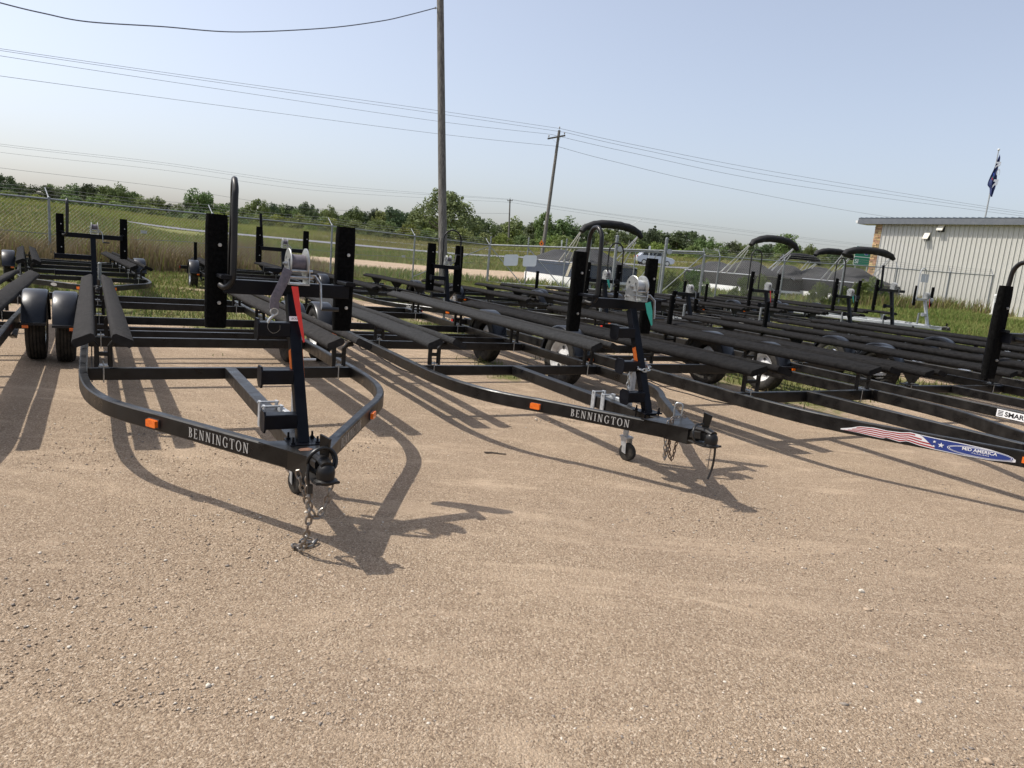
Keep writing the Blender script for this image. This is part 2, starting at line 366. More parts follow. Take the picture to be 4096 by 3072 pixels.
# the fence line on plan: y of the fence for a given x
FX = [-60, -12.8, -7.08, -1.58, 7.6, 22.2, 24.0, 60]; FY = [-50, 19.4, 26.5, 33.6, 30.6, 34.3, 34.0, 14]
def fence_y(x): return np.interp(x, FX, FY)
def grass_amount(x, y):
    """0 gravel .. 1 grass, on the plan"""
    x = np.asarray(x, float); y = np.asarray(y, float)
    n = fbm(x, y, 0.55, 3); n2 = fbm(x, y, 0.17, 9)
    fy = fence_y(x)
    lot = np.clip((y - 6.2) / 4.5, 0, 1) * 0.54 + np.clip((y - 14) / 9, 0, 1) * 0.45
    lot = lot + np.clip((x - 9) / 5, 0, 1) * np.clip((y - 15) / 6, 0, 1) * 0.75      # lush strip by the building
    lot = lot + np.clip((-6 - x) / 4, 0, 1) * np.clip((y - 9) / 4, 0, 1) * 0.4
    g_in = np.clip((lot + (n - 0.5) * 1.7 - 0.42) * 2.2, 0, 1)
    d = y
    g_out = np.ones_like(d) * 0.95
    road = np.clip(1 - np.abs(d - (44.0 + 0.10 * x)) / 9.0, 0, 1)                  # gravel frontage road
    road = np.where((x > -16) & (x < 4.0), road * np.clip((x + 16) / 5, 0, 1), 0)
    g_out = g_out - np.clip(road * 3, 0, 1) * 0.95 + (n - 0.5) * 0.3
    k = np.clip((d - fy + 0.3) / 1.2, 0, 1)
    return np.clip(g_in * (1 - k) + g_out * k, 0, 1)

def make_ground():
    xs = np.unique(np.round(np.concatenate([np.arange(-9, 13, 0.30), np.arange(-30, 40, 1.0), np.linspace(-400, 400, 81), [-2500, -1200, 1200, 2500]]), 3))
    ys = np.unique(np.round(np.concatenate([[-30, -15, -8, -4, -2], np.arange(0, 26, 0.30), np.arange(26, 60, 0.8), np.arange(60, 180, 3.0), np.arange(180, 520, 20), [800, 1400, 2500]]), 3))
    X, Y = np.meshgrid(xs, ys); Z = ground_z(X, Y)
    lotm = (Y < 26) & (np.abs(X) < 14)
    Z = Z + np.where(lotm, (fbm(X, Y, 0.8, 21) - 0.5) * 0.022 * np.clip((Y - 0.5) / 2, 0.3, 1), 0)
    nx, ny = len(xs), len(ys)
    verts = np.stack([X.ravel(), Y.ravel(), Z.ravel()], 1)
    i = np.arange(nx * ny).reshape(ny, nx)
    f = np.stack([i[:-1, :-1], i[:-1, 1:], i[1:, 1:], i[1:, :-1]], -1).reshape(-1, 4)
    MATS['ground'] = ground_material()
    o = big_mesh('ground', verts, f, 'ground', 4, smooth=True)
    at_ = o.data.color_attributes.new('cover', 'FLOAT_COLOR', 'POINT')
    g = grass_amount(verts[:, 0], verts[:, 1])
    far = np.clip((verts[:, 1] - 60) / 30, 0, 1); dry = np.clip((-5 - verts[:, 0]) / 6, 0, 1) * np.clip(1 - np.abs(verts[:, 1] - fence_y(verts[:, 0]) - 6) / 12, 0, 1)
    c = np.stack([g, far, dry, np.ones_like(g)], 1).astype(np.float32)
    at_.data.foreach_set('color', c.ravel())
    tag(o, 'tan gravel lot running out into grass and fields', None, None, 'structure')
    return o
def ground_material():
    m = bpy.data.materials.new('ground'); m.use_nodes = True; nt = m.node_tree; N = nt.nodes; L = nt.links; b = N['Principled BSDF']
    b.inputs['Roughness'].default_value = 0.95; b.inputs['Specular IOR Level'].default_value = 0.15
    tc = N.new('ShaderNodeTexCoord')
    def noise(s, d=4, r=0.6, vec=None, dist=0.0):
        n = N.new('ShaderNodeTexNoise'); n.inputs['Scale'].default_value = s; n.inputs['Detail'].default_value = d; n.inputs['Roughness'].default_value = r; n.inputs['Distortion'].default_value = dist
        L.new(vec or tc.outputs['Object'], n.inputs['Vector']); return n.outputs['Fac']
    def ramp(fac, stops):
        r = N.new('ShaderNodeValToRGB'); e = r.color_ramp.elements
        while len(e) < len(stops): e.new(0.5)
        for q, (p, c) in zip(e, stops): q.position = p; q.color = (*c, 1)
        L.new(fac, r.inputs[0]); return r.outputs[0]
    def mix(fac, a, b_, mode='MIX'):
        x = N.new('ShaderNodeMix'); x.data_type = 'RGBA'; x.blend_type = mode
        if isinstance(fac, float): x.inputs[0].default_value = fac
        else: L.new(fac, x.inputs[0])
        for s, q in ((6, a), (7, b_)):
            if isinstance(q, tuple): x.inputs[s].default_value = (*q, 1)
            else: L.new(q, x.inputs[s])
        return x.outputs[2]
    big = noise(0.55, 5, 0.6); mid = noise(5.0, 6, 0.65); fine = noise(160, 3, 0.75)
    vo = N.new('ShaderNodeTexVoronoi'); vo.inputs['Scale'].default_value = 150; vo.inputs['Randomness'].default_value = 1.0; L.new(tc.outputs['Object'], vo.inputs['Vector'])
    vo2 = N.new('ShaderNodeTexVoronoi'); vo2.inputs['Scale'].default_value = 36; L.new(tc.outputs['Object'], vo2.inputs['Vector'])
    grit = ramp(vo.outputs['Color'], [(0.12, (0.235, 0.175, 0.13)), (0.45, (0.35, 0.27, 0.20)), (0.72, (0.43, 0.34, 0.26)), (0.95, (0.58, 0.49, 0.40))])
    sand = ramp(mid, [(0.3, (0.42, 0.325, 0.245)), (0.7, (0.56, 0.445, 0.34))])
    dustm = N.new('ShaderNodeMapping'); dustm.inputs['Rotation'].default_value = (0, 0, R(28)); dustm.inputs['Scale'].default_value = (0.55, 1.5, 1); L.new(tc.outputs['Object'], dustm.inputs['Vector'])
    dust = noise(1.5, 9, 0.74, dustm.outputs[0], 0.9)
    dust2m = N.new('ShaderNodeMapping'); dust2m.inputs['Rotation'].default_value = (0, 0, R(-22)); dust2m.inputs['Scale'].default_value = (0.42, 1.9, 1); L.new(tc.outputs['Object'], dust2m.inputs['Vector'])
    dsum = N.new('ShaderNodeMath'); dsum.operation = 'MAXIMUM'; L.new(dust, dsum.inputs[0]); L.new(noise(1.2, 10, 0.72, dust2m.outputs[0], 0.5), dsum.inputs[1])
    dm = ramp(dsum.outputs[0], [(0.53, (0, 0, 0)), (0.66, (0.85, 0.85, 0.85))])
    gravel = mix(dm, grit, sand)
    speck = ramp(noise(175, 3, 0.75), [(0.30, (0.28, 0.26, 0.24)), (0.42, (0.84, 0.83, 0.81)), (0.58, (1.0, 1.0, 1.0)), (0.72, (1.34, 1.34, 1.33))])
    spk = N.new('ShaderNodeMath'); spk.operation = 'MULTIPLY_ADD'; L.new(dm, spk.inputs[0]); spk.inputs[1].default_value = -0.45; spk.inputs[2].default_value = 1.0
    gravel = mix(spk.outputs[0], gravel, mix(1.0, gravel, speck, 'MULTIPLY'))
    gravel = mix(1.0, gravel, (1.16, 1.135, 1.065), 'MULTIPLY')
    gravel = mix(0.45, gravel, ramp(big, [(0.3, (0.80, 0.77, 0.76)), (0.72, (1.14, 1.12, 1.08))]), 'MULTIPLY')
    spots = ramp(vo2.outputs['Distance'], [(0.05, (0.22, 0.18, 0.15)), (0.16, (1, 1, 1))])
    sp2 = ramp(noise(14, 3), [(0.56, (0, 0, 0)), (0.60, (1, 1, 1))])
    gravel = mix(sp2, gravel, mix(1.0, gravel, spots, 'MULTIPLY'))
    at_ = N.new('ShaderNodeAttribute'); at_.attribute_name = 'cover'; sp = N.new('ShaderNodeSeparateColor'); L.new(at_.outputs['Color'], sp.inputs[0])
    soil = ramp(noise(3, 5), [(0.3, (0.12, 0.125, 0.042)), (0.55, (0.17, 0.17, 0.06)), (0.75, (0.23, 0.20, 0.10))])
    field = ramp(noise(0.11, 8, 0.7), [(0.3, (0.15, 0.18, 0.045)), (0.5, (0.22, 0.22, 0.065)), (0.7, (0.28, 0.25, 0.10))])
    grass = mix(sp.outputs[1], soil, field)
    grass = mix(sp.outputs[2], grass, ramp(noise(2.0, 5), [(0.3, (0.16, 0.12, 0.07)), (0.7, (0.25, 0.20, 0.12))]))
    brk = N.new('ShaderNodeMath'); brk.operation = 'MULTIPLY_ADD'; L.new(noise(6, 6, 0.7), brk.inputs[0]); brk.inputs[1].default_value = 1.1
    sb = N.new('ShaderNodeMath'); sb.operation = 'SUBTRACT'; L.new(sp.outputs[0], sb.inputs[0]); sb.inputs[1].default_value = 0.55; L.new(sb.outputs[0], brk.inputs[2])
    gm = ramp(brk.outputs[0], [(0.30, (0, 0, 0)), (0.55, (1, 1, 1))])
    L.new(mix(gm, gravel, grass), b.inputs['Base Color'])
    h1 = N.new('ShaderNodeMath'); h1.operation = 'MULTIPLY'; L.new(vo.outputs['Distance'], h1.inputs[0]); h1.inputs[1].default_value = -0.35
    h2 = N.new('ShaderNodeMath'); h2.operation = 'ADD'; L.new(h1.outputs[0], h2.inputs[0]); L.new(fine, h2.inputs[1])
    h3 = N.new('ShaderNodeMath'); h3.operation = 'MULTIPLY_ADD'; L.new(noise(62, 4, 0.7), h3.inputs[0]); h3.inputs[1].default_value = 1.6; L.new(h2.outputs[0], h3.inputs[2])
    bp = N.new('ShaderNodeBump'); bp.inputs['Strength'].default_value = 0.9; bp.inputs['Distance'].default_value = 0.013
    L.new(h3.outputs[0], bp.inputs['Height']); L.new(bp.outputs[0], b.inputs['Normal'])
    return m
make_ground()

# ------------------------------------------------------------------ boat trailers
def chain(path, link=0.042, wire=0.0035, m='chain_steel'):
    mb = MB(); P = smooth_path(path, 10); seg = [0]
    for a, b in zip(P, P[1:]): seg.append(seg[-1] + (b - a).length)
    step = link * 0.70; n = max(2, int(seg[-1] / step))
    for i in range(n):
        d = (i + 0.5) * seg[-1] / n; j = max(k for k in range(len(seg)) if seg[k] <= d); j = min(j, len(P) - 2)
        t = (P[j + 1] - P[j]).normalized(); c = P[j] + t * (d - seg[j])
        s = t.cross(Vector((0.3, 0.9, 0.2))).normalized(); q = t.cross(s)
        if i % 2: s, q = q, -s
        a = link * 0.5 - wire; bb = link * 0.235
        mb.tube([c + t * (a * max(-1, min(1, 1.35 * math.cos(x)))) + s * (bb * math.sin(x)) for x in [2 * math.pi * k / 12 for k in range(12)]], wire, 5, up=q, closed=True, m=m)
    return mb
def wheel(par, x, y, r, tw, side, rim='bright_rim', holes=5):
    """tyre with grooved tread; the rim shows on the outer side"""
    h = tw / 2; mb = MB()
    prof = [(-h * .55, r * .56), (-h * .86, r * .64), (-h, r * .80), (-h * .93, r * .94), (-h * .74, r * .99)]
    for g in (-.5, -.17, .17, .5): prof += [(h * (g - .06), r), (h * (g - .045), r * .965), (h * (g + .045), r * .965), (h * (g + .06), r)]
    prof += [(h * .74, r * .99), (h * .93, r * .94), (h, r * .80), (h * .86, r * .64), (h * .55, r * .56)]
    mb.lathe(prof, (0, 0, 0), 'x', 40)
    t = mb.build('wheel', 'rubber', par, True, 50); t.location = (x, y, r)
    rb = MB(); s = side
    rb.lathe([(s * h * .72, r * .57), (s * h * .80, r * .61), (s * h * .66, r * .55), (s * h * .15, r * .50), (s * h * .05, r * .42), (s * h * .30, r * .24), (s * h * .34, r * .14), (s * h * .62, r * .12), (s * h * .66, 0.001)] if s > 0 else
             [(s * h * .66, 0.001), (s * h * .62, r * .12), (s * h * .34, r * .14), (s * h * .30, r * .24), (s * h * .05, r * .42), (s * h * .15, r * .50), (s * h * .66, r * .55), (s * h * .80, r * .61), (s * h * .72, r * .57)], (0, 0, 0), 'x', 32)
    ro = rb.build('rim', rim, t, True, 40)
    for k in range(holes):
        a = 2 * math.pi * k / holes + .3; hb = MB()
        hb.lathe([(s * 0.002, r * .06), (s * 0.008, r * .06), (s * 0.008, 0.001)], (s * h * .2, r * .36 * math.cos(a), r * .36 * math.sin(a)), 'x', 8); hb.build('rim_hole', 'dark_trim', t)
    return t
def fender(par, x, y, r, tw, side, top=None, style='round'):
    mb = MB(); R0 = (top or r * 1.16); w = tw * 1.22; n = 20; vs = []; fs = []
    a0, a1 = (14, 172) if style == 'round' else (12, 168)
    prof = [(-w / 2, -0.045), (-w / 2, -0.012), (-w / 2 + .015, 0.0), (w / 2 - .015, 0.0), (w / 2, -0.012), (w / 2, -0.045)]
    for i in range(n + 1):
        a = R(a0 + (a1 - a0) * i / n)
        for (px, pr) in prof:
            rr = R0 + pr; vs.append((x + px, y - rr * math.cos(a) * 1.03, r * .96 + rr * math.sin(a)))
    k = len(prof)
    for i in range(n):
        for j in range(k - 1): fs.append((i * k + j, i * k + j + 1, (i + 1) * k + j + 1, (i + 1) * k + j))
    mb.add(vs, fs)
    # front and rear step flanges
    for s, a in ((-1, a0), (1, a1)):
        yy = y - (R0 - .02) * math.cos(R(a)) * 1.03; zz = r * .96 + (R0 - .02) * math.sin(R(a))
        mb.box((x, yy + s * .03, zz - .005), (w, .09, .022))
    # skirt plate on the inner side
    pts = []
    for i in range(n + 1):
        a = R(a0 + (a1 - a0) * i / n); pts.append((-(R0 - .02) * math.cos(a) * 1.03, (R0 - .02) * math.sin(a)))
    inner = [(-p[0] * 0 + p[0] * .84, max(p[1] * .80, 0.0)) for p in pts][::-1]
    for i in range(n):
        q = [pts[i], pts[i + 1], (pts[i + 1][0] * .86, pts[i + 1][1] * .84), (pts[i][0] * .86, pts[i][1] * .84)]
        mb.add([(x - side * (w / 2 - .004), y + a, r * .96 + b) for a, b in q], [(0, 1, 2, 3)])
    f = mb.build('fender', 'fender_plastic', par, True, 40)
    ml = MB(); ml.box((x + side * (-w / 2 + .04), y - R0 * 1.03 - .058, r * .96 + R0 * .16), (.05, .014, .026)); ml.build('marker_light', 'amber_lens', f)
    return f
def bolt_mb(mb, p, n, r=.011, m='zinc'):
    n = Vector(n).normalized(); u = n.cross(Vector((0, 0, 1)));
    if u.length < .1: u = n.cross(Vector((1, 0, 0)))
    u.normalize(); v = n.cross(u); p = Vector(p)
    mb.prism([(r * math.cos(R(60 * i)), r * math.sin(R(60 * i))) for i in range(6)], p, u, v, n, r * .8, m)
    mb.prism([(r * .55 * math.cos(R(60 * i)), r * .55 * math.sin(R(60 * i))) for i in range(6)], p + n * r * .8, u, v, n, r * .6, m)
def winch(par, p, m_drum='strap_web', crank_side=1, s=1.0, crank_up=False):
    x, y, z = p; mb = MB()
    for q in (-1, 1):   # side plates
        mb.prism([(-.075, -.055), (.085, -.055), (.085, .015), (.02, .10), (-.035, .10), (-.075, .02)], (x + q * .062 * s - .002, y, z), (0, s, 0), (0, 0, s), (1, 0, 0), .004)
    mb.box((x, y + .005 * s, z - .054 * s), (.128 * s, .16 * s, .006))
    for dy, dz in ((-.055, -.01), (.06, -.02), (-.05, .03)): mb.tube([(x - .085 * s, y + dy * s, z + dz * s), (x + .085 * s, y + dy * s, z + dz * s)], .009 * s, 8)
    bolt_mb(mb, (x - .066 * s, y - .05 * s, z + .03 * s), (-1, 0, 0), .013 * s, None); bolt_mb(mb, (x - .066 * s, y + .0, z + .07 * s), (-1, 0, 0), .016 * s, None)
    w = mb.build('winch', 'zinc', par, True, 30)
    sp = MB(); o = (x, y + .01 * s, z + .075 * s)
    sp.lathe([(-.056 * s, .001), (-.056 * s, .088 * s), (-.052 * s, .092 * s), (-.048 * s, .088 * s), (-.050 * s, .03 * s)], o, 'x', 26, m='zinc')
    sp.lathe([(.050 * s, .03 * s), (.048 * s, .088 * s), (.050 * s, .096 * s), (.057 * s, .096 * s), (.057 * s, .001)], o, 'x', 26, m='zinc')
    sp.lathe([(-.049 * s, .052 * s), (-.035 * s, .056 * s), (0, .053 * s), (.035 * s, .056 * s), (.049 * s, .052 * s)], o, 'x', 20, m=m_drum)
    for a_, r_h in ((.6, .012), (2.7, .010), (4.8, .012)):
        sp.lathe([(-.0575 * s, .001), (-.0575 * s, r_h * s)], (o[0], o[1] + .052 * s * math.cos(a_), o[2] + .052 * s * math.sin(a_)), 'x', 8, m='dark_trim')
    sp.build('spool', None, w, True, 40)
    cr = MB(); c = crank_side; zz = 1 if crank_up else -1
    cr.sweep([(x + c * .07 * s, y - .05 * s, z + .0), (x + c * .10 * s, y - .055 * s, z - .0), (x + c * .125 * s, y - .10 * s, z - .04 * s * -zz), (x + c * .13 * s, y - .12 * s, z + zz * .20 * s)], rect(.022 * s, .008, .002), up=(1, 0, 0), m='zinc')
    cr.tube([(x + c * .13 * s, y - .12 * s, z + zz * .195 * s), (x + c * .24 * s, y - .12 * s, z + zz * .195 * s)], .013 * s, 8, m='cable_rubber')
    cr.build('crank', None, w, True, 40)
    return w
def coupler(par, zf, latch=True):
    mb = MB(); z = zf - .02
    mb.sweep([(0, .28, z - .01), (0, .12, z - .01), (0, .02, z + .005)], rect(.062, .07, .015))
    mb.lathe([(-.050, .001), (-.050, .045), (-.036, .052), (-.030, .039), (.0, .041), (.020, .036), (.034, .024), (.041, .001)], (0, -.045, z), 'z', 22)
    mb.sweep([(0, .10, z - .048), (0, -.03, z - .048), (0, -.085, z - .040)], rect(.108, .012, .004), scales=None)
    mb.sweep([(0, .10, z + .035), (0, .0, z + .040), (0, -.06, z + .032)], [(math.cos(R(t)) * .028, math.sin(R(t)) * .018) for t in range(0, 360, 30)])
    o = mb.build('coupler', 'black_paint', par, True, 45)
    if latch:
        l = MB(); l.prism([(-.018, 0), (.022, 0), (.030, .10), (-.026, .115)], (.006, .03, z + .035), (.6, -.8, 0), (0, -.12, 1), (.8, .6, 0), .012); l.build('latch', 'black_paint', o)
    return o
def stand(par, zf, st):
    """winch post with cross arm, carpeted bow guides and grab rail"""
    y0 = st.get('y0', .55); yt = st.get('yt', .92); zt = st.get('zt', 1.17); x0 = 0.0; pm = st.get('pm', 'navy_paint'); gm = st.get('gm', 'guide_carpet')
    B = Vector((0, y0, zf)); Tp = Vector((0, yt, zt)); ax = (Tp - B).normalized(); up = Vector((0, -ax.z, ax.y))
    pw = st.get('pw', .056); mb = MB(); mb.beam(B, Tp - ax * .035, pw, pw, up=up)
    post = mb.build('winch_post', pm, par)
    mb = MB(); mb.box((0, y0, zf + .006), (.15, .14, .010))
    for sx in (-1, 1):
        for sy in (-1, 1): mb.tube([(sx * .058, y0 + sy * .05, zf - .06), (sx * .058, y0 + sy * .05, zf + .045)], .0055, 6); bolt_mb(mb, (sx * .058, y0 + sy * .05, zf + .011), (0, 0, 1), .011, None)
    mb.build('base_plate', pm, post)
    gx = st.get('gx', .33); gf = st.get('gf', .06); gy = yt + gf; hw = gx - .02; ya = yt + .005 + (gf - .06) * .4; ho = (gf - .06) * .75
    mb = MB(); mb.beam((-hw, ya, zt), (hw, ya, zt), .07, .07); mb.build('cross_arm', pm, par)
    for zz, ln in st.get('steps', ()):
        p = B.lerp(Tp, (zz - zf) / (zt - zf)); mb = MB()
        mb.beam(p + V(-pw / 2, 0, 0), p + V(-ln, 0, 0), .075, .07); mb.prism([(-.05, -.03), (-.03, -.052), (.03, -.052), (.05, -.03), (.05, .03), (.03, .052), (-.03, .052), (-.05, .03)], p + V(-ln - .008, 0, 0), (0, 1, 0), (0, 0, 1), (1, 0, 0), .009)
        mb.build('step', pm, par)
    g0, g1 = st.get('gz', (.93, 1.50))
    for q in st.get('sides', (-1, 1)):
        mb = MB(); x = q * gx; n = 10; w, t = st.get('gw', .105), .05; path = [(x, gy, g0 + (g1 - g0) * i / n) for i in range(n + 1)]
        sc = [.93] + [1.0] * (n - 1) + [.93]
        mb.sweep(path, [(a * 1.0, b) for a, b in rect(w, t, .014)], up=(0, 1, 0), scales=sc)
        g = mb.build('bow_guide', gm, par, True, 60)
        mb = MB(); mb.beam((x, gy + .035, g0 + .06), (x, gy + .035, g1 - .12), .06, .012, up=(0, 1, 0)); mb.beam((x - q * .02, yt, zt + .045), (x - q * .02, gy + .04, zt + .045), .05, .02); mb.build('guide_plate', pm, g)
        mb = MB()
        for zz in (g0 + .13, g1 - .15): bolt_mb(mb, (x + .012, gy - t / 2 - .001, zz), (0, -1, 0), .0095, None)
        mb.build('bolt', 'zinc', g)
    a = st.get('arch', 'hook')
    if a == 'hook':
        r = .0155; xs = st.get('hx', -.20); T_ = zt + .52
        mb = MB(); yt0 = yt; yt = yt + ho - .05; mb.tube(smooth_path([(xs - .05, yt + .03, zt + .0), (xs - .03, yt - .015, zt - .006), (xs - .006, yt - .03, zt + .03), (xs, yt - .03, zt + .10), (xs + .004, yt - .012, zt + .40), (xs + .008, yt + .004, T_ - .05), (xs + .010, yt + .045, T_ - .008), (xs + .016, yt + .085, T_), (xs + .021, yt + .13, T_ - .012), (xs + .025, yt + .165, T_ - .06), (xs + .026, yt + .175, T_ - .15), (xs + .022, yt + .185, zt + .20), (xs + .018, yt + .19, zt)], 5), r, 12, up=(1, 0, 0)); mb.build('grab_rail', 'black_paint', par, True, 60); yt = yt0
    elif a == 'arch':
        T_ = st.get('top', 1.95); mb = MB(); cx = st.get('ax', -.18); hw2 = .17
        mb.tube([(cx - hw2 - .01, yt, zt)] + [(cx - hw2 * math.cos(R(t)), yt + .02, T_ - hw2 + hw2 * math.sin(R(t))) for t in range(0, 181, 15)] + [(cx + hw2 + .01, yt, zt)], st.get('ar', .014), 8, up=(0, 1, 0)); mb.build('grab_rail', st.get('am', 'black_paint'), par, True, 60)
    elif a == 'pole':
        mb = MB(); mb.beam((-.36, gy, zt - .02), (-.40, gy + .02, zt + .62), .045, .045, up=(0, 1, 0)); mb.build('grab_rail', pm, par)
    wz = zt + .078; w = winch(par, (st.get('wx', .02), yt - .03, wz), st.get('drum', 'strap_web'), 1, st.get('ws', .80), st.get('crank_up', False))
    tg = st.get('tag')
    if tg:
        mb = MB(); tx = st.get('tx', -.01)
        if tg == 'red_tag': mb.prism([(-.020, .0), (.012, .0), (.028, -.12), (.050, -.272), (.042, -.275), (.008, -.14)], (tx, yt - .135, wz - .05), (1, -.05, 0), (0.0, .06, 1), (0, -1, 0), .003)
        else: mb.prism([(-.030, 0), (.012, .012), (.040, -.05), (.064, -.150), (.055, -.155), (.0, -.07)], (tx, yt - .135, wz - .05), (1, -.05, 0), (.1, .02, 1), (0, -1, 0), .003)
        mb.build('tag', tg, w)
    if st.get('hookset'):
        mb = MB(); x = -.085; y = yt - .10
        mb.sweep([(x + .045, y, wz + .03), (x + .02, y - .02, wz - .03), (x - .02, y - .02, wz - .12), (x - .02, y - .02, wz - .165)], rect(.045, .006, .002), up=(0, 1, 0), m='strap_web')
        mb.tube([(x - .02 + .018 * math.cos(t), y - .02, wz - .18 + .018 * math.sin(t)) for t in [2 * math.pi * k / 10 for k in range(10)]], .004, 6, up=(0, 1, 0), closed=True, m='zinc')
        mb.tube(smooth_path([(x - .02, y - .02, wz - .195), (x - .045, y - .02, wz - .225), (x - .05, y - .02, wz - .26), (x - .025, y - .02, wz - .285), (x + .005, y - .02, wz - .27), (x + .008, y - .02, wz - .245)], 4), .008, 8, up=(0, 1, 0), m='zinc', scales=None); mb.build('strap_hook', None, w, True, 50)
    return post

def trailer(name, loc, yaw, label, o, group='black boat trailers parked in the lot'):
    G = dict(zf=.44, w=.95, L=8.0, bars=[2.51, 4.02, 4.48, 5.61, 7.2], axles=[5.3], track=1.12, tr=.33, tw=.168, rim='bright_rim', bz=.665, by0=2.22, by1=8.05, bunks=[-.925, -.705, .705, .925], tilt=24, bw=.135,
             carpet='bunk_carpet', bracket='ladder', paint='black_paint', jack=(.075, .90), stand={}, side=[], nose=True, fend='round', ftop=None, hh=.095, tongue=True, lights=True, coupler=True)
    G.update(o); t = thing(name, loc, -R(yaw), label, 'trailer', group)
    zf, w, hh, pt = G['zf'], G['w'], G['hh'], G['paint']; zc = zf - hh / 2; L = G['L']; b0 = G['bars'][0]
    k = b0 - 2.51
    for q in (-1, 1):
        if G.get('railpts'): path = [(q * w, L, zc)] + smooth_path([(q * a, b, zc) for a, b in G['railpts'][:-1]], 4) + [(q * G['railpts'][-1][0], G['railpts'][-1][1], zc)]
        else: path = [(q * w, L, zc), (q * w, b0 - .05, zc)] + smooth_path([(q * w, 2.36 + k, zc), (q * (w - .01), 2.12 + k, zc), (q * (w - .045), 1.80 + k * .9, zc), (q * (w - .125), 1.50 + k * .8, zc), (q * (w - .235), 1.28 + k * .7, zc), (q * .575, 1.09 + k * .6, zc)], 4) + [(q * .065, .26, zc)]
        mb = MB(); mb.sweep(path, rect(.05, hh, .007)); mb.build('frame_rail', pt, t, True, 30)
    for i, y in enumerate(G['bars']):
        mb = MB(); mb.beam((-w + .026, y, zc - .004), (w - .026, y, zc - .004), .05, hh - .012); mb.build('crossbar', pt, t)
    if G['tongue']:
        ny = G['railpts'][-1][1] - .06 if G.get('railpts') else .20
        mb = MB(); mb.beam((0, b0 - .026, zc), (0, ny, zc), .075, hh - .006); mb.build('tongue', pt, t)
        mb = MB(); mb.prism([(-.040, .11), (.040, .11), (.20, .40), (-.20, .40)], (0, ny - .20, zf + .001), (1, 0, 0), (0, 1, 0), (0, 0, 1), .006); mb.prism([(-.042, .12), (.042, .12), (.100, .275), (-.100, .275)], (0, ny - .20, zf - hh - .002), (1, 0, 0), (0, 1, 0), (0, 0, 1), hh + .001)
        mb.box((0, .30, zf + .0085), (.02, .016, .003), 'dark_trim') if False else None
        mb.build('nose_plate', pt, t)
    # bunks
    by0, by1, bz, tl = G['by0'], G['by1'], G['bz'], R(G['tilt'])
    for bx in G['bunks']:
        inner = -1 if abs(bx) < .81 else 1
        s = (1 if bx > 0 else -1) * inner
        ca, sa = math.cos(tl * s), math.sin(tl * s); bw = G['bw']
        prof = [(a * ca - b * sa, a * sa + b * ca) for a, b in rect(bw, .055, .014)]
        n = 14; ph = random.random() * 6
        path = [(bx, by0 + (by1 - by0) * i / n, bz + .003 * math.sin(i * 1.7 + ph)) for i in range(n + 1)]
        path[0] = (bx, by0, bz - .006); path[-1] = (bx, by1, bz - .006)
        mb = MB(); mb.sweep([Vector(p) for p in path], [(-a, b) for a, b in prof][::-1]); mb.build('bunk', G['carpet'], t, True, 50)
    # brackets at the crossbars
    for y in G['bars']:
        if y == 4.48: continue
        for q in (-1, 1):
            xs = sorted({abs(b) for b in G['bunks']}); mb = MB()
            if G['bracket'] == 'ladder' and len(xs) >= 2:
                xa, xb = q * (xs[0] + .068), q * (xs[1] - .072); zz = bz - .045
                for xx, xe in ((xa, q * (xs[0] + .0)), (xb, q * (xs[1] + .0))):
                    mb.sweep([(xx, y - .018, zf - .0), (xx, y - .018, zz - .035), (xx + (xe - xx) * .3, y - .018, zz - .008), (xe, y - .018, zz + .004)], rect(.03, .034, .005), up=(0, 1, 0))
                mb.beam((xa, y - .018, zf + (zz - zf) * .5), (xb, y - .018, zf + (zz - zf) * .5), .028, .028)
                xm = (xa + xb) / 2
            else:
                xm = q * sum(xs) / len(xs); hw = (xs[-1] - xs[0]) / 2 + .07
                mb.prism([(-hw, bz - zf - .035), (0, bz - zf - .055), (hw, bz - zf - .035), (.05, .02), (.05, 0), (-.05, 0), (-.05, .02)], (xm, y - .03, zf), (1, 0, 0), (0, 0, 1), (0, 1, 0), .006)
                mb.beam((xm - .11, y, zf + .008), (xm + .11, y, zf + .008), .09, .012)
            br = mb.build('bunk_bracket', pt, t)
            mb = MB(); mb.tube([(xm, y - .032, zf + .03), (xm, y - .032, zf - hh - .012)], .005, 6); mb.tube([(xm, y + .032, zf + .03), (xm, y + .032, zf - hh - .012)], .005, 6)
            mb.box((xm, y, zf + .008 if G['bracket'] == 'ladder' else zf + .02), (.06, .085, .006)); mb.build('u_bolt', 'zinc', br)
    # wheels
    for y in G['axles']:
        mb = MB(); mb.beam((-G['track'] + .1, y, G['tr']), (G['track'] - .1, y, G['tr']), .06, .06); mb.build('axle', pt, t)
        for q in (-1, 1):
            x = q * G['track']; wheel(t, x, y, G['tr'], G['tw'], q, G['rim']); fender(t, x, y, G['tr'], G['tw'], q, G['ftop'], G['fend'])
            mb = MB()
            for j in range(3): mb.sweep([(q * (w - .02), y - .32 + .05 * j, G['tr'] - .05 - .012 * j), (q * (w - .02), y, G['tr'] - .10 - .012 * j), (q * (w - .02), y + .32 - .05 * j, G['tr'] - .05 - .012 * j)], rect(.045, .01, .002))
            mb.build('leaf_spring', pt, t)
    # rear lights
    mb = MB(); mb.beam((-w, L - .02, zc), (w, L - .02, zc), .06, hh - .01); mb.build('rear_bar', pt, t)
    if G['lights']:
        for q in (-1, 1):
            mb = MB(); mb.box((q * (w + .14), L - .08, zc), (.22, .07, .085), pt); mb.box((q * (w + .255), L - .08, zc), (.012, .06, .06), 'red_lens'); mb.box((q * (w + .14), L - .04, zc), (.16, .012, .06), 'red_lens'); mb.build('tail_light', None, t)
    if G['stand'] is not None: stand(t, zf, G['stand'])
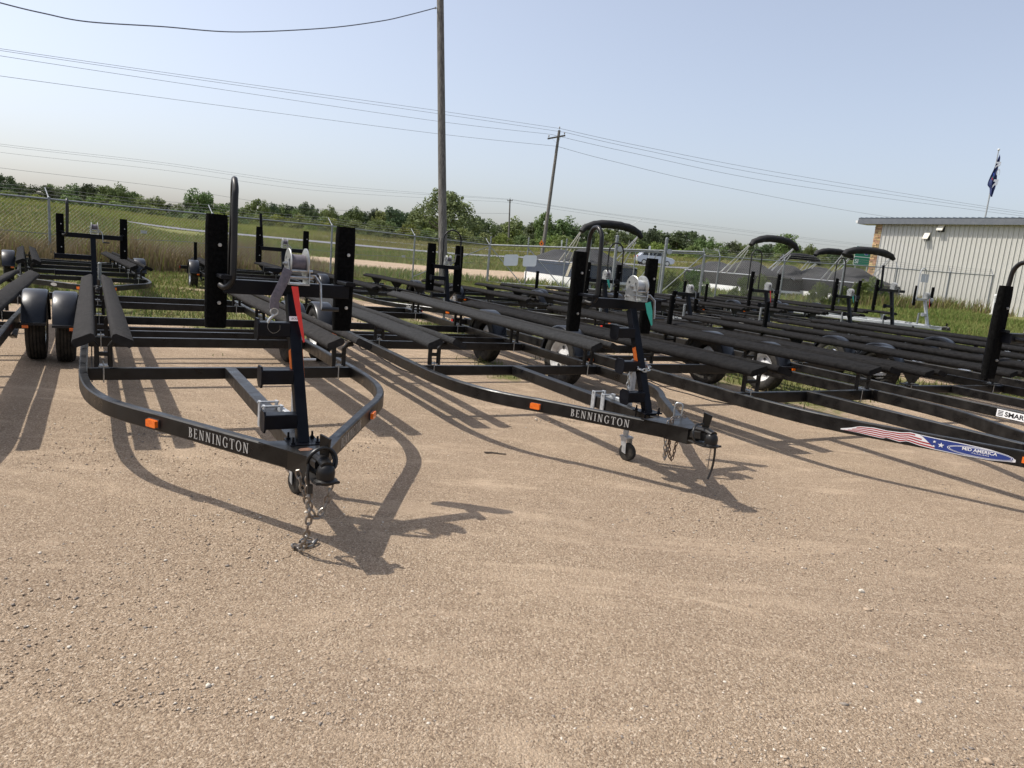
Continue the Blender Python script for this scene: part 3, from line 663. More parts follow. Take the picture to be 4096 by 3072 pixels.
    if G['coupler']:
        cp = coupler(t, zf)
        if G.get('railpts'): cp.location = (0, G['railpts'][-1][1] - .26, 0)
    if G['jack']:
        jx, jy = G['jack']; mb = MB()
        mb.tube([(jx + .02, jy, .17), (jx + .02, jy, zf + .30)], .021, 12); mb.tube([(jx + .02, jy, zf + .02), (jx + .02, jy, zf + .30)], .026, 12)
        mb.lathe([(0, .027), (.018, .027), (.026, .016), (.03, .001)], (jx + .02, jy, zf + .295), 'z', 12)
        mb.tube([(jx, jy, zf + .32), (jx + .12, jy, zf + .322)], .007, 6)
        jk = mb.build('jack', G.get('jm', 'galvanized'), t, True, 45)
        mb = MB(); mb.lathe([(-.016, .028), (-.019, .058), (-.014, .067), (.014, .067), (.019, .058), (.016, .028), (.02, .012), (.02, .001)], (0, 0, 0), 'x', 24); mb.lathe([(-.02, .001), (-.02, .012), (-.016, .028)], (0, 0, 0), 'x', 24); jw = mb.build('jack_wheel', 'rubber', jk, True, 40); jw.location = (jx + .03, jy - .030, .067); jw.rotation_euler = (0, 0, R(18))
        mb = MB()
        for q in (-1, 1): mb.prism([(-.035, .055), (.035, .055), (.0, -.055), (-.042, -.062)], (jx + .03 + q * .026, jy - .0, .118), (0, 1, 0), (0, 0, 1), (q, 0, 0), .004)
        mb.box((jx + .03, jy, .176), (.066, .085, .012)); mb.build('caster_fork', G.get('jm', 'galvanized'), jk)
        mb = MB()
        for yy in (jy + .14, jy + .26):
            for xx in (-.047, .047): mb.beam((xx, yy, zf - hh - .02), (xx, yy, zf + .035), .012, .045, up=(0, 1, 0))
            mb.beam((-.06, yy, zf + .028), (.06, yy, zf + .028), .012, .012)
        mb.beam((.05, jy + .2, zf - .02), (jx - .01, jy + .2, zf - .02), .10, .06); mb.beam((jx - .02, jy + .2, zf - .02), (jx - .0, jy - .01, zf - .02), .03, .07)
        mb.build('jack_clamp', G.get('jm', 'galvanized'), jk)
    if G['hh'] > .09:
        pts = []; bs = G['bars']
        for a_, b_ in zip(bs, bs[1:]):
            for k_ in range(5): f_ = k_ / 5; pts.append((-w + .05, a_ + (b_ - a_) * f_, zf - hh - .012 - .05 * math.sin(math.pi * f_) * (.5 + random.random() * .6)))
        mb = MB(); mb.tube(pts, .005, 5, up=(1, 0, 0)); mb.build('wiring', 'cable_rubber', t, True)
    for (x, y, z0, z1, wd) in G['side']:
        mb = MB(); mb.sweep([(x, y, z0 + (z1 - z0) * i / 6) for i in range(7)], rect(wd, wd * .8, wd * .2), up=(0, 1, 0)); mb.build('side_guide', 'guide_carpet', t, True, 60)
        mb = MB(); q = 1 if x > 0 else -1; mb.sweep([(x, y + .03, z0 + .15), (x, y + .03, zf - .03), (x, y + .03, zf - hh - .01), (q * (w - .03), y + .03, zf - hh - .01)], rect(.04, .04, .006), up=(0, 1, 0)); mb.build('guide_bracket', pt, t)
    return t
RAIL_A = Vector((-.575, 1.09, 0)); RAIL_B = Vector((-.065, .26, 0))
def rail_frame(q, zf, dist, z, k=0.0):
    """a point on the outer face of the slanting front rail, with reading direction, up and outward"""
    a = Vector((q * .575, 1.09 + k * .6, 0)); b = Vector((q * .065, .26, 0)); u = (b - a).normalized() if q < 0 else (a - b).normalized(); n = u.cross(Vector((0, 0, 1)))
    base = (a if q < 0 else b) + n * .0255
    return base + u * dist + Vector((0, 0, z)), u, Vector((0, 0, 1)), n
def rail_marker(t, q, zf, dist, hh=.095, sz=.085, k=0.0):
    p, u, v, n = rail_frame(q, zf, dist, zf - hh / 2 - .005, k); mb = MB()
    mb.prism([(-sz / 2 - .006, -.024), (sz / 2 + .006, -.024), (sz / 2 + .006, .024), (-sz / 2 - .006, .024)], p, u, v, n, .006, 'dark_trim')
    mb.prism([(-sz / 2, -.017), (-sz / 2 + .006, -.020), (sz / 2 - .006, -.020), (sz / 2, -.017), (sz / 2, .017), (sz / 2 - .006, .020), (-sz / 2 + .006, .020), (-sz / 2, .017)], p + n * .006, u, v, n, .018, 'amber_lens')
    mb.build('marker_light', None, t)

# --- two matching trailers with lettered rails, in front
def lettered(loc, yaw, label, tagm, tape=True, chainset=1):
    hookset = chainset == 1; Y0, YT = (.36, .70) if hookset else (.58, .90)
    t = trailer('boat_trailer', loc, yaw, label, dict(stand=dict(y0=Y0, yt=YT, gf=.19 if hookset else .22, zt=1.155, steps=[(.965, .175), (.745, .175), (.545, .175)], tag=tagm, hookset=hookset, drum='strap_web' if hookset else 'galvanized', tx=-.01 if hookset else .05, hx=-.275), w=.932 if hookset else .95, track=1.10 if hookset else 1.12, carpet='bunk_carpet' if hookset else 'old_carpet', rim='white_rim'))
    zf = .44
    for q, d0 in ((-1, .27), (1, .27)):
        p, u, v, n = rail_frame(q, zf, d0, zf - .074); mb = MB()
        for pl in serif_word('BENNINGTON', .435, .053): mb.poly(pl, p, u, v, n, .0015)
        mb.build('lettering', 'grey_print', t)
        rail_marker(t, q, zf, -.005 if q < 0 else .975, sz=.076)
    st_y0, st_yt = Y0, YT
    f = lambda z: st_y0 + (st_yt - st_y0) * (z - zf) / (1.155 - zf)
    for q in (-1, 1):   # amber reflector strips on the winch post
        mb = MB(); mb.prism([(-.02, -.06), (.02, -.075), (.02, .06), (-.02, .075)], (q * .0285, f(.80), .80), (0, 1, .0), (0, .45, 1), (q, 0, 0), .002); mb.build('reflector', 'amber_tape', t)
    return t
T1 = lettered((-.805, 3.03, 0), -31.1, 'black boat trailer with red winch tag and chain piled on gravel', 'red_tag', chainset=1)
zf = .44; yf = lambda z: .36 + .34 * (z - .44) / .715
# sticker on the post of the first trailer
mb = MB(); p = V(-.027, yf(1.02) - .0375, 1.02); u = V(1, 0, 0); v = V(0, .45, .89); n = V(0, -.89, .45)
mb.prism([(0, -.013), (.054, -.012), (.054, .012), (0, .012)], p, u, v, n, .0012, 'white_decal')
for pl in font_polys('UECKER', .012, .040, .01): mb.poly([(a + .007, b - .006) for a, b in pl], p, u, v, n, .0022, 'black_print')
mb.build('sticker', None, T1)
mb = chain([(-.095, .06, .40), (-.083, .05, .35), (-.056, .05, .265), (-.035, .05, .21), (-.005, .05, .175), (.028, .05, .218), (.044, .05, .277), (.056, .04, .37)], .046, .0052); mb.build('safety_chain', None, T1, True)
mb = chain([(-.062, .0, .345), (-.054, .0, .25), (-.056, .0, .17), (-.060, .02, .09), (-.062, .06, .030), (-.080, .13, .012), (-.03, .12, .012), (.02, .15, .012), (-.01, .17, .02), (-.05, .15, .022)], .050, .0058); mb.build('safety_chain', None, T1, True)
mb = MB(); mb.tube(smooth_path([(-.062, .0, .40), (-.075, .0, .38), (-.062, .0, .35), (-.045, .0, .31), (-.052, .0, .285), (-.066, .0, .30)], 5), .006, 8, up=(0, 1, 0)); mb.build('chain_hook', 'chain_steel', T1, True)
mb = MB()
for k, (rr, yy) in enumerate(((.066, .0), (.058, .012))):
    mb.tube([(-.006 + rr * math.cos(a), yy + .012 * math.sin(a * 2), .458 + (rr - .006) * math.sin(a)) for a in [2 * math.pi * j / 26 for j in range(26)]], .0075, 8, up=(0, 1, 0), closed=True)
mb.tube(smooth_path([(-.066, -.004, .45), (-.070, -.012, .40), (-.064, -.012, .355)], 5), .0075, 8, up=(0, 1, 0)); mb.box((-.058, -.012, .335), (.022, .016, .04)); mb.build('light_cable', 'cable_rubber', T1, True)
mb = MB(); mb.prism([(-.03, -.02), (.01, -.026), (.034, -.004), (.02, .022), (-.018, .02), (-.034, .004)], (-.02, .225, zf + .0072), (1, 0, 0), (0, 1, 0), (0, 0, 1), .0012); mb.build('rust_patch', 'rust', T1)

yf = lambda z: .58 + .32 * (z - .44) / .715
T2 = lettered((1.24, 4.33, 0), -29.5, 'black boat trailer with teal winch tag, chain wrapped round its post', 'teal_tag', chainset=2)
mb = chain([(-.07, .255, .36), (-.075, .25, .47), (-.03, .25, .488), (.03, .25, .49), (.04, .25, .48)], .036, .0038)
mb.build('safety_chain', None, T2, True)
mb = chain([(-.078, .27, .46), (-.085, .27, .36), (-.080, .27, .27), (-.072, .27, .205), (-.060, .27, .25), (-.05, .27, .36)], .038, .004); mb.build('safety_chain', None, T2, True)
mb = chain([(-.055, .26, .47), (-.060, .26, .36), (-.050, .26, .27), (-.03, .26, .20), (-.01, .26, .215), (.0, .26, .29), (.02, .26, .36)], .034, .0038, 'rusty_chain'); mb.build('safety_chain', None, T2, True)
mb = chain([(.05 * math.cos(a) * 1.15, yf(.735) + .05 * math.sin(a) * 1.25, .745 + .02 * math.sin(a * 1.0)) for a in [2 * math.pi * j / 12 for j in range(13)]] + [(-.05, yf(.735) + .03, .70), (-.055, yf(.735) + .04, .55), (-.05, yf(.735) + .03, .49)], .046, .0052, 'zinc'); mb.build('post_chain', None, T2, True)
mb = MB(); mb.tube(smooth_path([(-.02, .02, .50), (-.10, .0, .50), (-.135, -.02, .46), (-.12, -.03, .405), (-.07, -.04, .40)], 5), .007, 8, up=(0, 1, 0)); mb.tube(smooth_path([(.015, -.06, .41), (.03, -.06, .34), (.032, -.055, .24), (.012, -.05, .16)], 5), .007, 8, up=(0, 1, 0)); mb.build('light_cable', 'cable_rubber', T2, True)
mb = chain([(.005, -.05, .40), (.0, -.05, .30)], .014, .0014); mb.tube([(.0, -.05, .30), (-.002, -.05, .22)], .004, 6, m='chain_steel'); mb.build('pin_chain', None, T2, True)
mb = MB(); mb.tube(smooth_path([(.10, .42, .445), (.10, .42, .53), (.115, .40, .545), (.13, .38, .53), (.13, .38, .445)], 4), .006, 8, up=(0, 1, 0)); mb.build('tie_hook', 'zinc', T2, True)

# --- trailer with the striped star decal
T3 = trailer('boat_trailer', (3.96, 4.43, 0), -29.5, 'black boat trailer with stars and stripes decal on its front rail', dict(carpet='dark_carpet', bars=[2.45, 3.9, 5.3, 6.9], axles=[4.9], bunks=[-.93, -.62, .62, .93], bw=.19, tilt=14, rim='white_rim', hh=.11, railpts=[(.95, 2.45), (.945, 2.25), (.925, 1.95), (.88, 1.66), (.80, 1.42), (.05, -.02)], stand=dict(y0=.45, yt=.70, gz=(.88, 1.52), steps=[], tag='teal_tag', arch='hook', gw=.125), jack=None))
a_ = V(-.80, 1.42, 0); b_ = V(-.05, -.02, 0); u = (b_ - a_).normalized(); v = V(0, 0, 1); n = u.cross(v); p = a_ + n * .0256 + u * (-.045) + V(0, 0, .44 - .106)
def flat(mb, pts, m, off): mb.poly(pts, p, u, v, n, off, m)
S = 1 / 1000.0 * 1.115
def dc(x, y):   # decal drawing units: 1000 long, 100 tall
    return (x * S, y * S * .93)
mb = MB()
# the white under-shape is cut in convex strips, as are the stripes
top = [(0, 28), (60, 46), (110, 68), (200, 78), (280, 74), (360, 80), (410, 92), (470, 88), (560, 84), (700, 82), (850, 74), (940, 58), (985, 36)]
bot = [(0, 20), (60, 20), (110, 20), (200, 14), (260, 12), (280, 22), (360, 10), (400, 26), (470, 12), (560, 4), (700, 0), (850, 2), (985, 20)]
def edge(pl, x):
    for (a, b), (c, d) in zip(pl, pl[1:]):
        if a <= x <= c: return b + (d - b) * (x - a) / (c - a)
    return pl[-1][1]
xs = [i * 985 / 60 for i in range(61)]
def strip(f0, f1, x0, x1, m, off, k=26):
    for i in range(k):
        a = x0 + (x1 - x0) * i / k; b = x0 + (x1 - x0) * (i + 1) / k
        q = [dc(a, f0(a)), dc(b, f0(b)), dc(b, f1(b)), dc(a, f1(a))]
        flat(mb, q, m, off)
strip(lambda x: edge(bot, x), lambda x: edge(top, x), 0, 985, 'white_decal', .0010, 60)
for j in range(4):
    fa = lambda x, j=j: edge(bot, x) + (edge(top, x) - edge(bot, x)) * (.08 + .235 * j)
    fb = lambda x, j=j: edge(bot, x) + (edge(top, x) - edge(bot, x)) * (.20 + .235 * j)
    strip(fa, fb, 20 + 25 * j, 560 - 40 * j if j > 1 else 560, 'red_decal', .0017, 30)
strip(lambda x: edge(bot, x) + 5, lambda x: edge(top, x) - 5, 560, 968, 'blue_decal', .0016, 26)
strip(lambda x: edge(bot, x) + (edge(top, x) - edge(bot, x)) * max(.06, 1 - (x - 470) / 100), lambda x: edge(top, x) - 5, 470, 560, 'blue_decal', .0019, 8)
def ell(cx, cy, rx, ry, m, off, k=40): flat(mb, [dc(cx + rx * math.cos(2 * math.pi * i / k), cy + ry * math.sin(2 * math.pi * i / k)) for i in range(k)], m, off)
ell(800, 38, 176, 33, 'white_decal', .0022); ell(800, 38, 172, 30, 'blue_decal', .0026); ell(800, 38, 166, 27.5, 'white_decal', .0030); ell(800, 38, 162, 25, 'blue_decal', .0034)
def star(cx, cy, r):
    for i in range(5):
        a = R(90 + 72 * i); b = R(90 + 72 * i + 36); c = R(90 + 72 * i - 36)
        flat(mb, [dc(cx, cy), dc(cx + .4 * r * math.cos(c), cy + .4 * r * math.sin(c)), dc(cx + r * math.cos(a), cy + r * math.sin(a)), dc(cx + .4 * r * math.cos(b), cy + .4 * r * math.sin(b))], 'white_decal', .0030)
star(590, 42, 19); star(552, 58, 11); star(552, 26, 10)
for pl in font_polys('MID AMERICA', .0225, .205, .025): mb.poly([(a + 705 * S, b + 36 * S) for a, b in pl], p, u, v, n, .0040, 'white_decal')
for pl in font_polys('TRAILERS', .0085, .105, .0, spacing=1.1): mb.poly([(a + 755 * S, b + 23.5 * S) for a, b in pl], p, u, v, n, .0040, 'white_decal')
mb.build('rail_decal', None, T3)
mb = MB(); q_ = p + u * 1.17 + V(0, 0, .05); mb.prism([(-.04, -.02), (.04, -.02), (.04, .02), (-.04, .02)], q_, u, v, n, .02); mb.build('marker_light', 'amber_lens', T3)

# --- more trailers of the front row
T0 = trailer('boat_trailer', (-3.05, 1.86, 0), -30.5, 'black boat trailer whose rounded fender nearly touches the red-tagged trailer', dict(bunks=[-.925, -.705, .705, .925], axles=[5.3]))
T4 = trailer('boat_trailer', (6.18, 5.89, 0), -27, 'black boat trailer with a striped white sticker on its side rail', dict(zf=.42, bz=.60, bars=[2.5, 4.0, 5.5, 7.0], axles=[4.25], w=1.0, railpts=[(1.0, 2.5), (1.0, 1.9), (1.0, 1.5), (.985, 1.2), (.93, .95), (.82, .7), (.05, -.5)], tr=.30, ftop=.345, rim='white_rim', carpet='dark_carpet', jm='fence_steel', bunks=[-.88, -.66, .66, .88], bracket='low', bw=.15, tilt=14, stand=dict(tag=None, steps=[(.8, .22)]), side=[(-1.02, 6.4, .5, 1.05, .075), (1.0, 6.4, .5, 1.05, .075)]))
p, u, v, n = V(-1.0262, 1.41, .42 - .085), V(0, -1, 0), V(0, 0, 1), V(-1, 0, 0); mb = MB()
mb.poly([(0, 0), (.40, 0), (.40, .072), (0, .072)], p, u, v, n, .001, 'white_decal')
for j in range(4): mb.poly(rct(.012, .012 + j * .014, .06, .019 + j * .014), p, u, v, n, .002, 'black_print')
for pl in font_polys('SMART', .046, .21, .03): mb.poly([(a + .075, b + .013) for a, b in pl], p, u, v, n, .002, 'black_print')
mb.build('sticker', None, T4)
T5 = trailer('boat_trailer', (8.55, 7.2, 0), -28, 'black tandem boat trailer with low fenders beside the trailer with white sticker', dict(zf=.44, bz=.62, bars=[2.5, 4.0, 5.5, 7.2], axles=[4.5, 5.3], tr=.30, ftop=.35, carpet='dark_carpet', jm='fence_steel', bunks=[-.88, -.66, .66, .88], bracket='low', bw=.15, tilt=14, side=[(-1.0, 3.0, .55, .98, .09)]))
T6 = trailer('boat_trailer', (10.9, 8.5, 0), -29, 'black boat trailer farthest along the front row from the red tag', dict(zf=.46, bz=.66, axles=[5.2], carpet='dark_carpet', jm='fence_steel', bunks=[-.88, -.66, .66, .88], bracket='low', bw=.15, tilt=14))

# --- the back row
low = dict(carpet='dark_carpet', jm='fence_steel', zf=.40, bz=.60, bars=[2.4, 3.9, 5.4, 6.9], L=7.6, by0=2.0, by1=7.6, bracket='low', bunks=[-.88, -.70, .70, .88], bw=.125, tilt=18, axles=[5.0], tr=.31, hh=.085)
gstd = dict(y0=.55, yt=.75, zt=1.12, pw=.07)
def back(loc, yaw, label, **kw):
    d = dict(low); st = dict(gstd); st.update(kw.pop('st', {})); d['stand'] = st; d.update(kw)
    return trailer('boat_trailer', (loc[0], loc[1], gz(*loc)), yaw, label, d)
B0 = back((-6.15, 10.35), -35, 'black boat trailer with a tall bent pole behind the rounded fenders', bz=.62, bracket='ladder', bunks=[-.925, -.705, .705, .925], bw=.135, tilt=24, axles=[4.9], st=dict(arch='hook', hx=-.34, steps=[(.80, .5), (.56, .5)], gx=.42, gz=(.80, 1.42), crank_up=False))
B1 = back((-4.05, 12.6), -30, 'black boat trailer with an A-frame ladder winch post', st=dict(arch='pole', gx=.42, gz=(.86, 1.50), steps=[(.75, .35)]), side=[(-1.02, 5.6, .6, 1.05, .07), (1.02, 5.6, .6, 1.05, .07)])
B2 = back((-1.0, 12.3), -30, 'low black boat trailer with white script lettering in front of the wooden pole', st=dict(arch='arch', top=1.78, ax=.10, gx=.27, gz=(.68, 1.52), gw=.16, steps=[(.92, .3), (.62, .3)], crank_up=True, tag=None))
B3 = back((1.95, 13.0), -30, 'low black boat trailer with white script lettering before the covered navy boat', st=dict(arch='arch', top=1.85, ax=.22, gx=.36, gz=(.8, 1.45), tag='teal_tag'))
B3b = back((4.0, 14.9), -30, 'low black boat trailer without a winch tag among the back row', st=dict(arch=None, zt=.95, gz=(.6, 1.0)), side=[(-1.02, 5.4, .5, 1.10, .08), (1.02, 5.4, .5, 1.10, .08), (-1.0, 2.6, .45, 1.0, .08)])
B4 = back((6.15, 16.3), -30, 'black boat trailer with tall arch rail and red winch tag', st=dict(arch='arch', top=2.05, ax=-.45, tag='red_tag', gx=.45, gz=(.75, 1.55), steps=[(.8, .25)]), side=[(-1.02, 4.6, .5, 1.15, .08), (1.02, 4.6, .5, 1.15, .08)])
B5 = back((8.55, 17.3), -30, 'black boat trailer with tall arch rail and teal winch tag', st=dict(arch='arch', top=2.05, ax=-.45, tag='teal_tag', gx=.45, gz=(.75, 1.55), steps=[(.7, .2)]), side=[(-1.02, 4.6, .5, 1.1, .08)])
B7 = back((9.95, 18.0), -30, 'black boat trailer with ladder-like leaning winch frame', st=dict(arch='pole', gx=.55, gz=(.8, 1.6), zt=1.35, steps=[(.95, .3), (.65, .3)], sides=(-1,)))
B6 = back((12.1, 20.2), -33, 'galvanized silver boat trailer with arch rail beside the building', paint='galvanized', st=dict(arch='arch', top=2.0, ax=-.3, am='galvanized', pm='galvanized', tag='red_tag', steps=[(.7, .2)], gx=.45))
for t, txt in ((B2, 'Yacht Club'), (B3, 'Yacht Club')):
    p, u, v, n = rail_frame(-1, .40, -.12, .40 - .072, -.11); mb = MB()
    for pl in font_polys(txt, .06, .40, .012, .25): mb.poly(pl, p, u, v, n, .0015)
    mb.build('lettering', 'white_print', t); rail_marker(t, -1, .40, .88, .085, .07, -.11)
for t in (B0, B1, B4, B5):
    p, u, v, n = rail_frame(-1, .40, .15, .40 - .045, -.11); mb = MB()
    mb.poly([(.07 * math.cos(2 * math.pi * i / 20), .026 * math.sin(2 * math.pi * i / 20)) for i in range(20)], p, u, v, n, .0015); mb.build('sticker', 'grey_print', t); rail_marker(t, -1, .40, .70, .085, .06, -.11); rail_marker(t, 1, .40, .3, .085, .06, -.11)

# ------------------------------------------------------------------ roads beyond the fence
def strip_road(name, y0, y1, m, lift, x0=-220, x1=220, slope=0.0, label=None):
    xs = np.arange(x0, x1 + 1, 4.0); ys = np.linspace(y0, y1, 5); vs = []
    for yv in ys:
        for x in xs: yy = yv + slope * x; vs.append((x, yy, gz(x, yy) + lift))
    n = len(xs); f = [(j * n + i, j * n + i + 1, (j + 1) * n + i + 1, (j + 1) * n + i) for j in range(4) for i in range(n - 1)]
    o = big_mesh(name, np.array(vs), np.array(f), m, 4); tag(o, label, None, None, 'structure'); return o
strip_road('highway', 80.0, 85.6, 'highway', .12, label='grey paved highway beyond the chain-link fence')
strip_road('highway', 106.0, 109.2, 'highway', .16, label='far carriageway of the highway beyond the fence')

# ------------------------------------------------------------------ chain-link fence
def mesh_panel(par, a0, b0, a1, b1, s=.10, r=.0021):
    """a0,b0 bottom corners, a1,b1 top corners"""
    a0, b0, a1, b1 = map(Vector, (a0, b0, a1, b1)); L = (b0 - a0).length; H = (a1 - a0).length; mb = MB()
    P = lambda u, v: (a0.lerp(b0, u / L)).lerp(a1.lerp(b1, u / L), v / H)
    c = -H
    while c < L + H:
        for sg in (1, -1):
            pts = []
            if sg == 1: u0, v0, u1, v1 = c, 0, c + H, H
            else: u0, v0, u1, v1 = c, 0, c - H, H
            du, dv = u1 - u0, v1 - v0; t0, t1 = 0.0, 1.0
            if du > 0: t0 = max(t0, -u0 / du); t1 = min(t1, (L - u0) / du)
            else: t0 = max(t0, (L - u0) / du); t1 = min(t1, -u0 / du)
            if t1 - t0 > .01: mb.tube([P(u0 + du * t0, dv * t0), P(u0 + du * t1, dv * t1)], r, 3)
        c += s
    return mb.build('wire_mesh', 'fence_wire', par)
def fence(label, tops, H=1.83, arms=True, out=None, braces=()):
    t = thing('chain_link_fence', (tops[0].x, tops[0].y, tops[0].z - H), 0, label, 'fence', 'chain-link fence runs'); o = t.location
    tops = [p - o for p in tops]; n = len(tops); barb = [[], [], []]
    for i, p in enumerate(tops):
        mb = MB(); mb.tube([p - V(0, 0, H + .15), p + V(0, 0, .03)], .033, 10); mb.lathe([(0, .036), (.03, .036), (.045, .018), (.05, .001)], p + V(0, 0, .02), 'z', 10); ps = mb.build('fence_post', 'fence_steel', t, True, 50)
        if arms:
            d = out * .26 + V(0, 0, .30); mb = MB(); mb.beam(p + V(0, 0, .02), p + d, .03, .014, up=(0, 1, 0)); mb.build('barb_arm', 'galvanized', ps)
            for k in range(3): barb[k].append(p + d * (.35 + .31 * k) + V(0, 0, .012))
    for i in range(n - 1):
        a, b = tops[i], tops[i + 1]; mb = MB(); mb.tube([a, b], .024, 8); mb.build('top_rail', 'fence_steel', t, True, 60)
        mesh_panel(t, a - V(0, 0, H - .04), b - V(0, 0, H - .04), a - V(0, 0, .01), b - V(0, 0, .01))
        mb = MB(); mb.tube([a - V(0, 0, H - .06), b - V(0, 0, H - .06)], .005, 5); mb.build('tension_wire', 'fence_wire', t)
    for bl in barb:
        if len(bl) > 1:
            mb = MB(); pts = []
            for a, b in zip(bl, bl[1:]):
                for k in range(6): q = a.lerp(b, k / 6); pts.append(q - V(0, 0, .05 * math.sin(math.pi * k / 6)))
            pts.append(bl[-1]); mb.tube(pts, .004, 4)
            for a, b in zip(pts, pts[1:]):
                for k in range(4): q = a.lerp(b, (k + .5) / 4); mb.tube([q + V(-.012, 0, -.022), q + V(.012, 0, .022)], .002, 3)
            mb.build('barbed_wire', 'fence_wire', t)
    for (i, j) in braces:
        mb = MB(); mb.tube([tops[i] - V(0, 0, .05), tops[j] - V(0, 0, H - .15)], .02, 8); mb.build('brace', 'fence_steel', t, True)
    return t
pl = [spot(195, 796, 19), spot(1329, 905, 26)]; dirn = (pl[1] - pl[0]) / 2
left_tops = [pl[0] - dirn * 2, pl[0] - dirn, pl[0], (pl[0] + pl[1]) / 2, pl[1], spot(1660, 945, 29.6), spot(1958, 980, 33)]
fo = V(-.79, .62, 0)
FL = fence('grey chain-link fence with barbed wire beside the dry brown weeds', left_tops, out=fo, braces=((6, 5),))
# signal cable with little plates along the left fence
mb = MB(); pts = []
for a, b in zip(left_tops[:-1], left_tops[1:]):
    for k in range(5): pts.append(a.lerp(b, k / 5) - FL.location - V(-.05, .05, .92 + .03 * math.sin(k * 1.2)))
mb.tube(pts, .008, 5)
mb.build('fence_cable', 'line_wire', FL)
for px, py, D in ((575, 928, 21.3), (1612, 1025, 29.2)):
    q = spot(px, py, D) - FL.location; mb = MB(); mb.box(q + V(.03, -.05, 0), (.18, .012, .09), rz=.9); mb.build('cable_plate', 'galvanized', FL)
right_tops = [spot(2820, 1024, 30.2), spot(2880, 1027, 30.3), spot(3139, 1045, 31), spot(3379, 1058, 31.8), spot(3590, 1074, 32.4), spot(3801, 1091, 33), spot(3972, 1103, 33.6)]
FR = fence('grey chain-link fence overgrown with vines in front of the covered boats', right_tops, out=V(-.35, .30, 0))

# sliding gate
def gate():
    A = spot(1962, 980, 32.8); B = spot(2817, 1009, 30.0); H0, H1 = 1.80, 2.0
    t = thing('sliding_gate', (A.x, A.y, A.z - H0), 0, 'long grey pipe sliding gate with two blank plates hung on it', 'gate'); o = t.location
    A = A - o; B = B - o; u = (B - A).normalized()
    P = lambda k, z: A.lerp(B, k) + V(0, 0, -(1 - z) * (H0 + (H1 - H0) * k))
    mb = MB(); mb.tube([P(0, 1), P(1, 1)], .042, 10); mb.build('top_rail', 'fence_steel', t, True)
    mb = MB(); mb.tube([P(.55, .965), P(1, .96)], .028, 8); mb.build('roller_track', 'fence_steel', t, True)
    mb = MB(); mb.tube([P(0, .06), P(1, .06)], .028, 8); mb.build('bottom_rail', 'fence_steel', t, True)
    ks = [0.0, .19, .375, .49, .70, .82, 1.0]
    for k in ks:
        mb = MB(); mb.tube([P(k, .04), P(k, .99)], .03, 8); mb.build('upright', 'fence_steel', t, True)
    for (a, za), (b, zb) in (((.0, .96), (.17, .08)), ((.19, .96), (.365, .08)), ((.49, .95), (.385, .08)), ((.70, .08), (.80, .95)), ((1.0, .95), (.83, .08))):
        mb = MB(); mb.tube([P(a, za), P(b, zb)], .022, 8); mb.build('brace', 'fence_steel', t, True)
    for k in (0, .19, .375, .49):
        mb = MB(); mb.tube([P(k, 1), P(k, 1) + V(0, 0, .36)], .028, 8); mb.lathe([(0, .03), (.03, .02), (.035, .001)], P(k, 1) + V(0, 0, .36), 'z', 8)
        for z in (.12, .22, .32): mb.tube([P(k, 1) + V(-.07, 0, z), P(k, 1) + V(.03, 0, z)], .007, 5)
        mb.build('barb_post', 'fence_steel', t, True)
    for a, b in zip(ks, ks[1:]): mesh_panel(t, P(a, .06), P(b, .06), P(a, .98), P(b, .98))
    return t, o, P
GT, go, GP = gate()
for px, base, zt_, lab in ((2466, 1159, 945, 'thick steel post with roller holding the sliding gate, behind the teal tag'), (2664, 1187, 955, 'thick steel post with roller beside the passing silver car')):
    D = 29.6; top = spot(px + 4, zt_, D); t = thing('roller_post', (top.x, top.y, .25), 0, lab, 'gate post', 'roller posts of the sliding gate'); h = top.z - .25
    mb = MB(); mb.tube([(0, 0, -.2), (0, 0, h)], .065, 12); mb.lathe([(0, .067), (.03, .06), (.05, .02), (.055, .001)], (0, 0, h), 'z', 12); mb.build('post', 'fence_steel', t, True)
    mb = MB(); rz_ = h - .52; mb.lathe([(-.05, .001), (-.05, .11), (-.03, .115), (-.02, .085), (.02, .085), (.03, .115), (.05, .11), (.05, .001)], (.16, -.02, rz_), 'y', 20); mb.build('roller', 'galvanized', t, True)
    mb = MB(); mb.tube([(0, 0, rz_), (.16, 0, rz_)], .02, 8); mb.tube([(-.07, 0, rz_ + .1), (.07, 0, rz_ + .1)], .03, 8); mb.build('roller_bracket', 'galvanized', t, True)
for px0, px1, py0, py1, D, lab in ((2016, 2072, 1018, 1063, 32.3, 'blank grey plate hung on the gate, the one farther from the boat'), (2092, 2146, 1021, 1066, 32.0, 'blank grey plate hung on the gate, overlapping the boat')):
    a = spot(px0, py1, D); b = spot(px1, py1, D - .15); c = spot(px0, py0, D); w = (b - a).length; h = c.z - a.z; u = (b - a).normalized(); n = u.cross(V(0, 0, 1)); k = .06
    t = thing('blank_sign', a + n * .10, 0, lab, 'sign', 'plates on the sliding gate'); mb = MB()
    mb.prism([(k, 0), (w - k, 0), (w, k), (w, h - k), (w - k, h), (k, h), (0, h - k), (0, k)], (0, 0, 0), u, (0, 0, 1), n, .006); mb.build('plate', 'sign_grey', t)
    mb = MB()
    for q in (.12, w - .12): mb.tube([u * q + V(0, 0, h - .03) + n * .012, u * q + V(0, 0, h - .03) - n * .09], .006, 6)
    mb.build('hanger_wire', 'fence_wire', t)

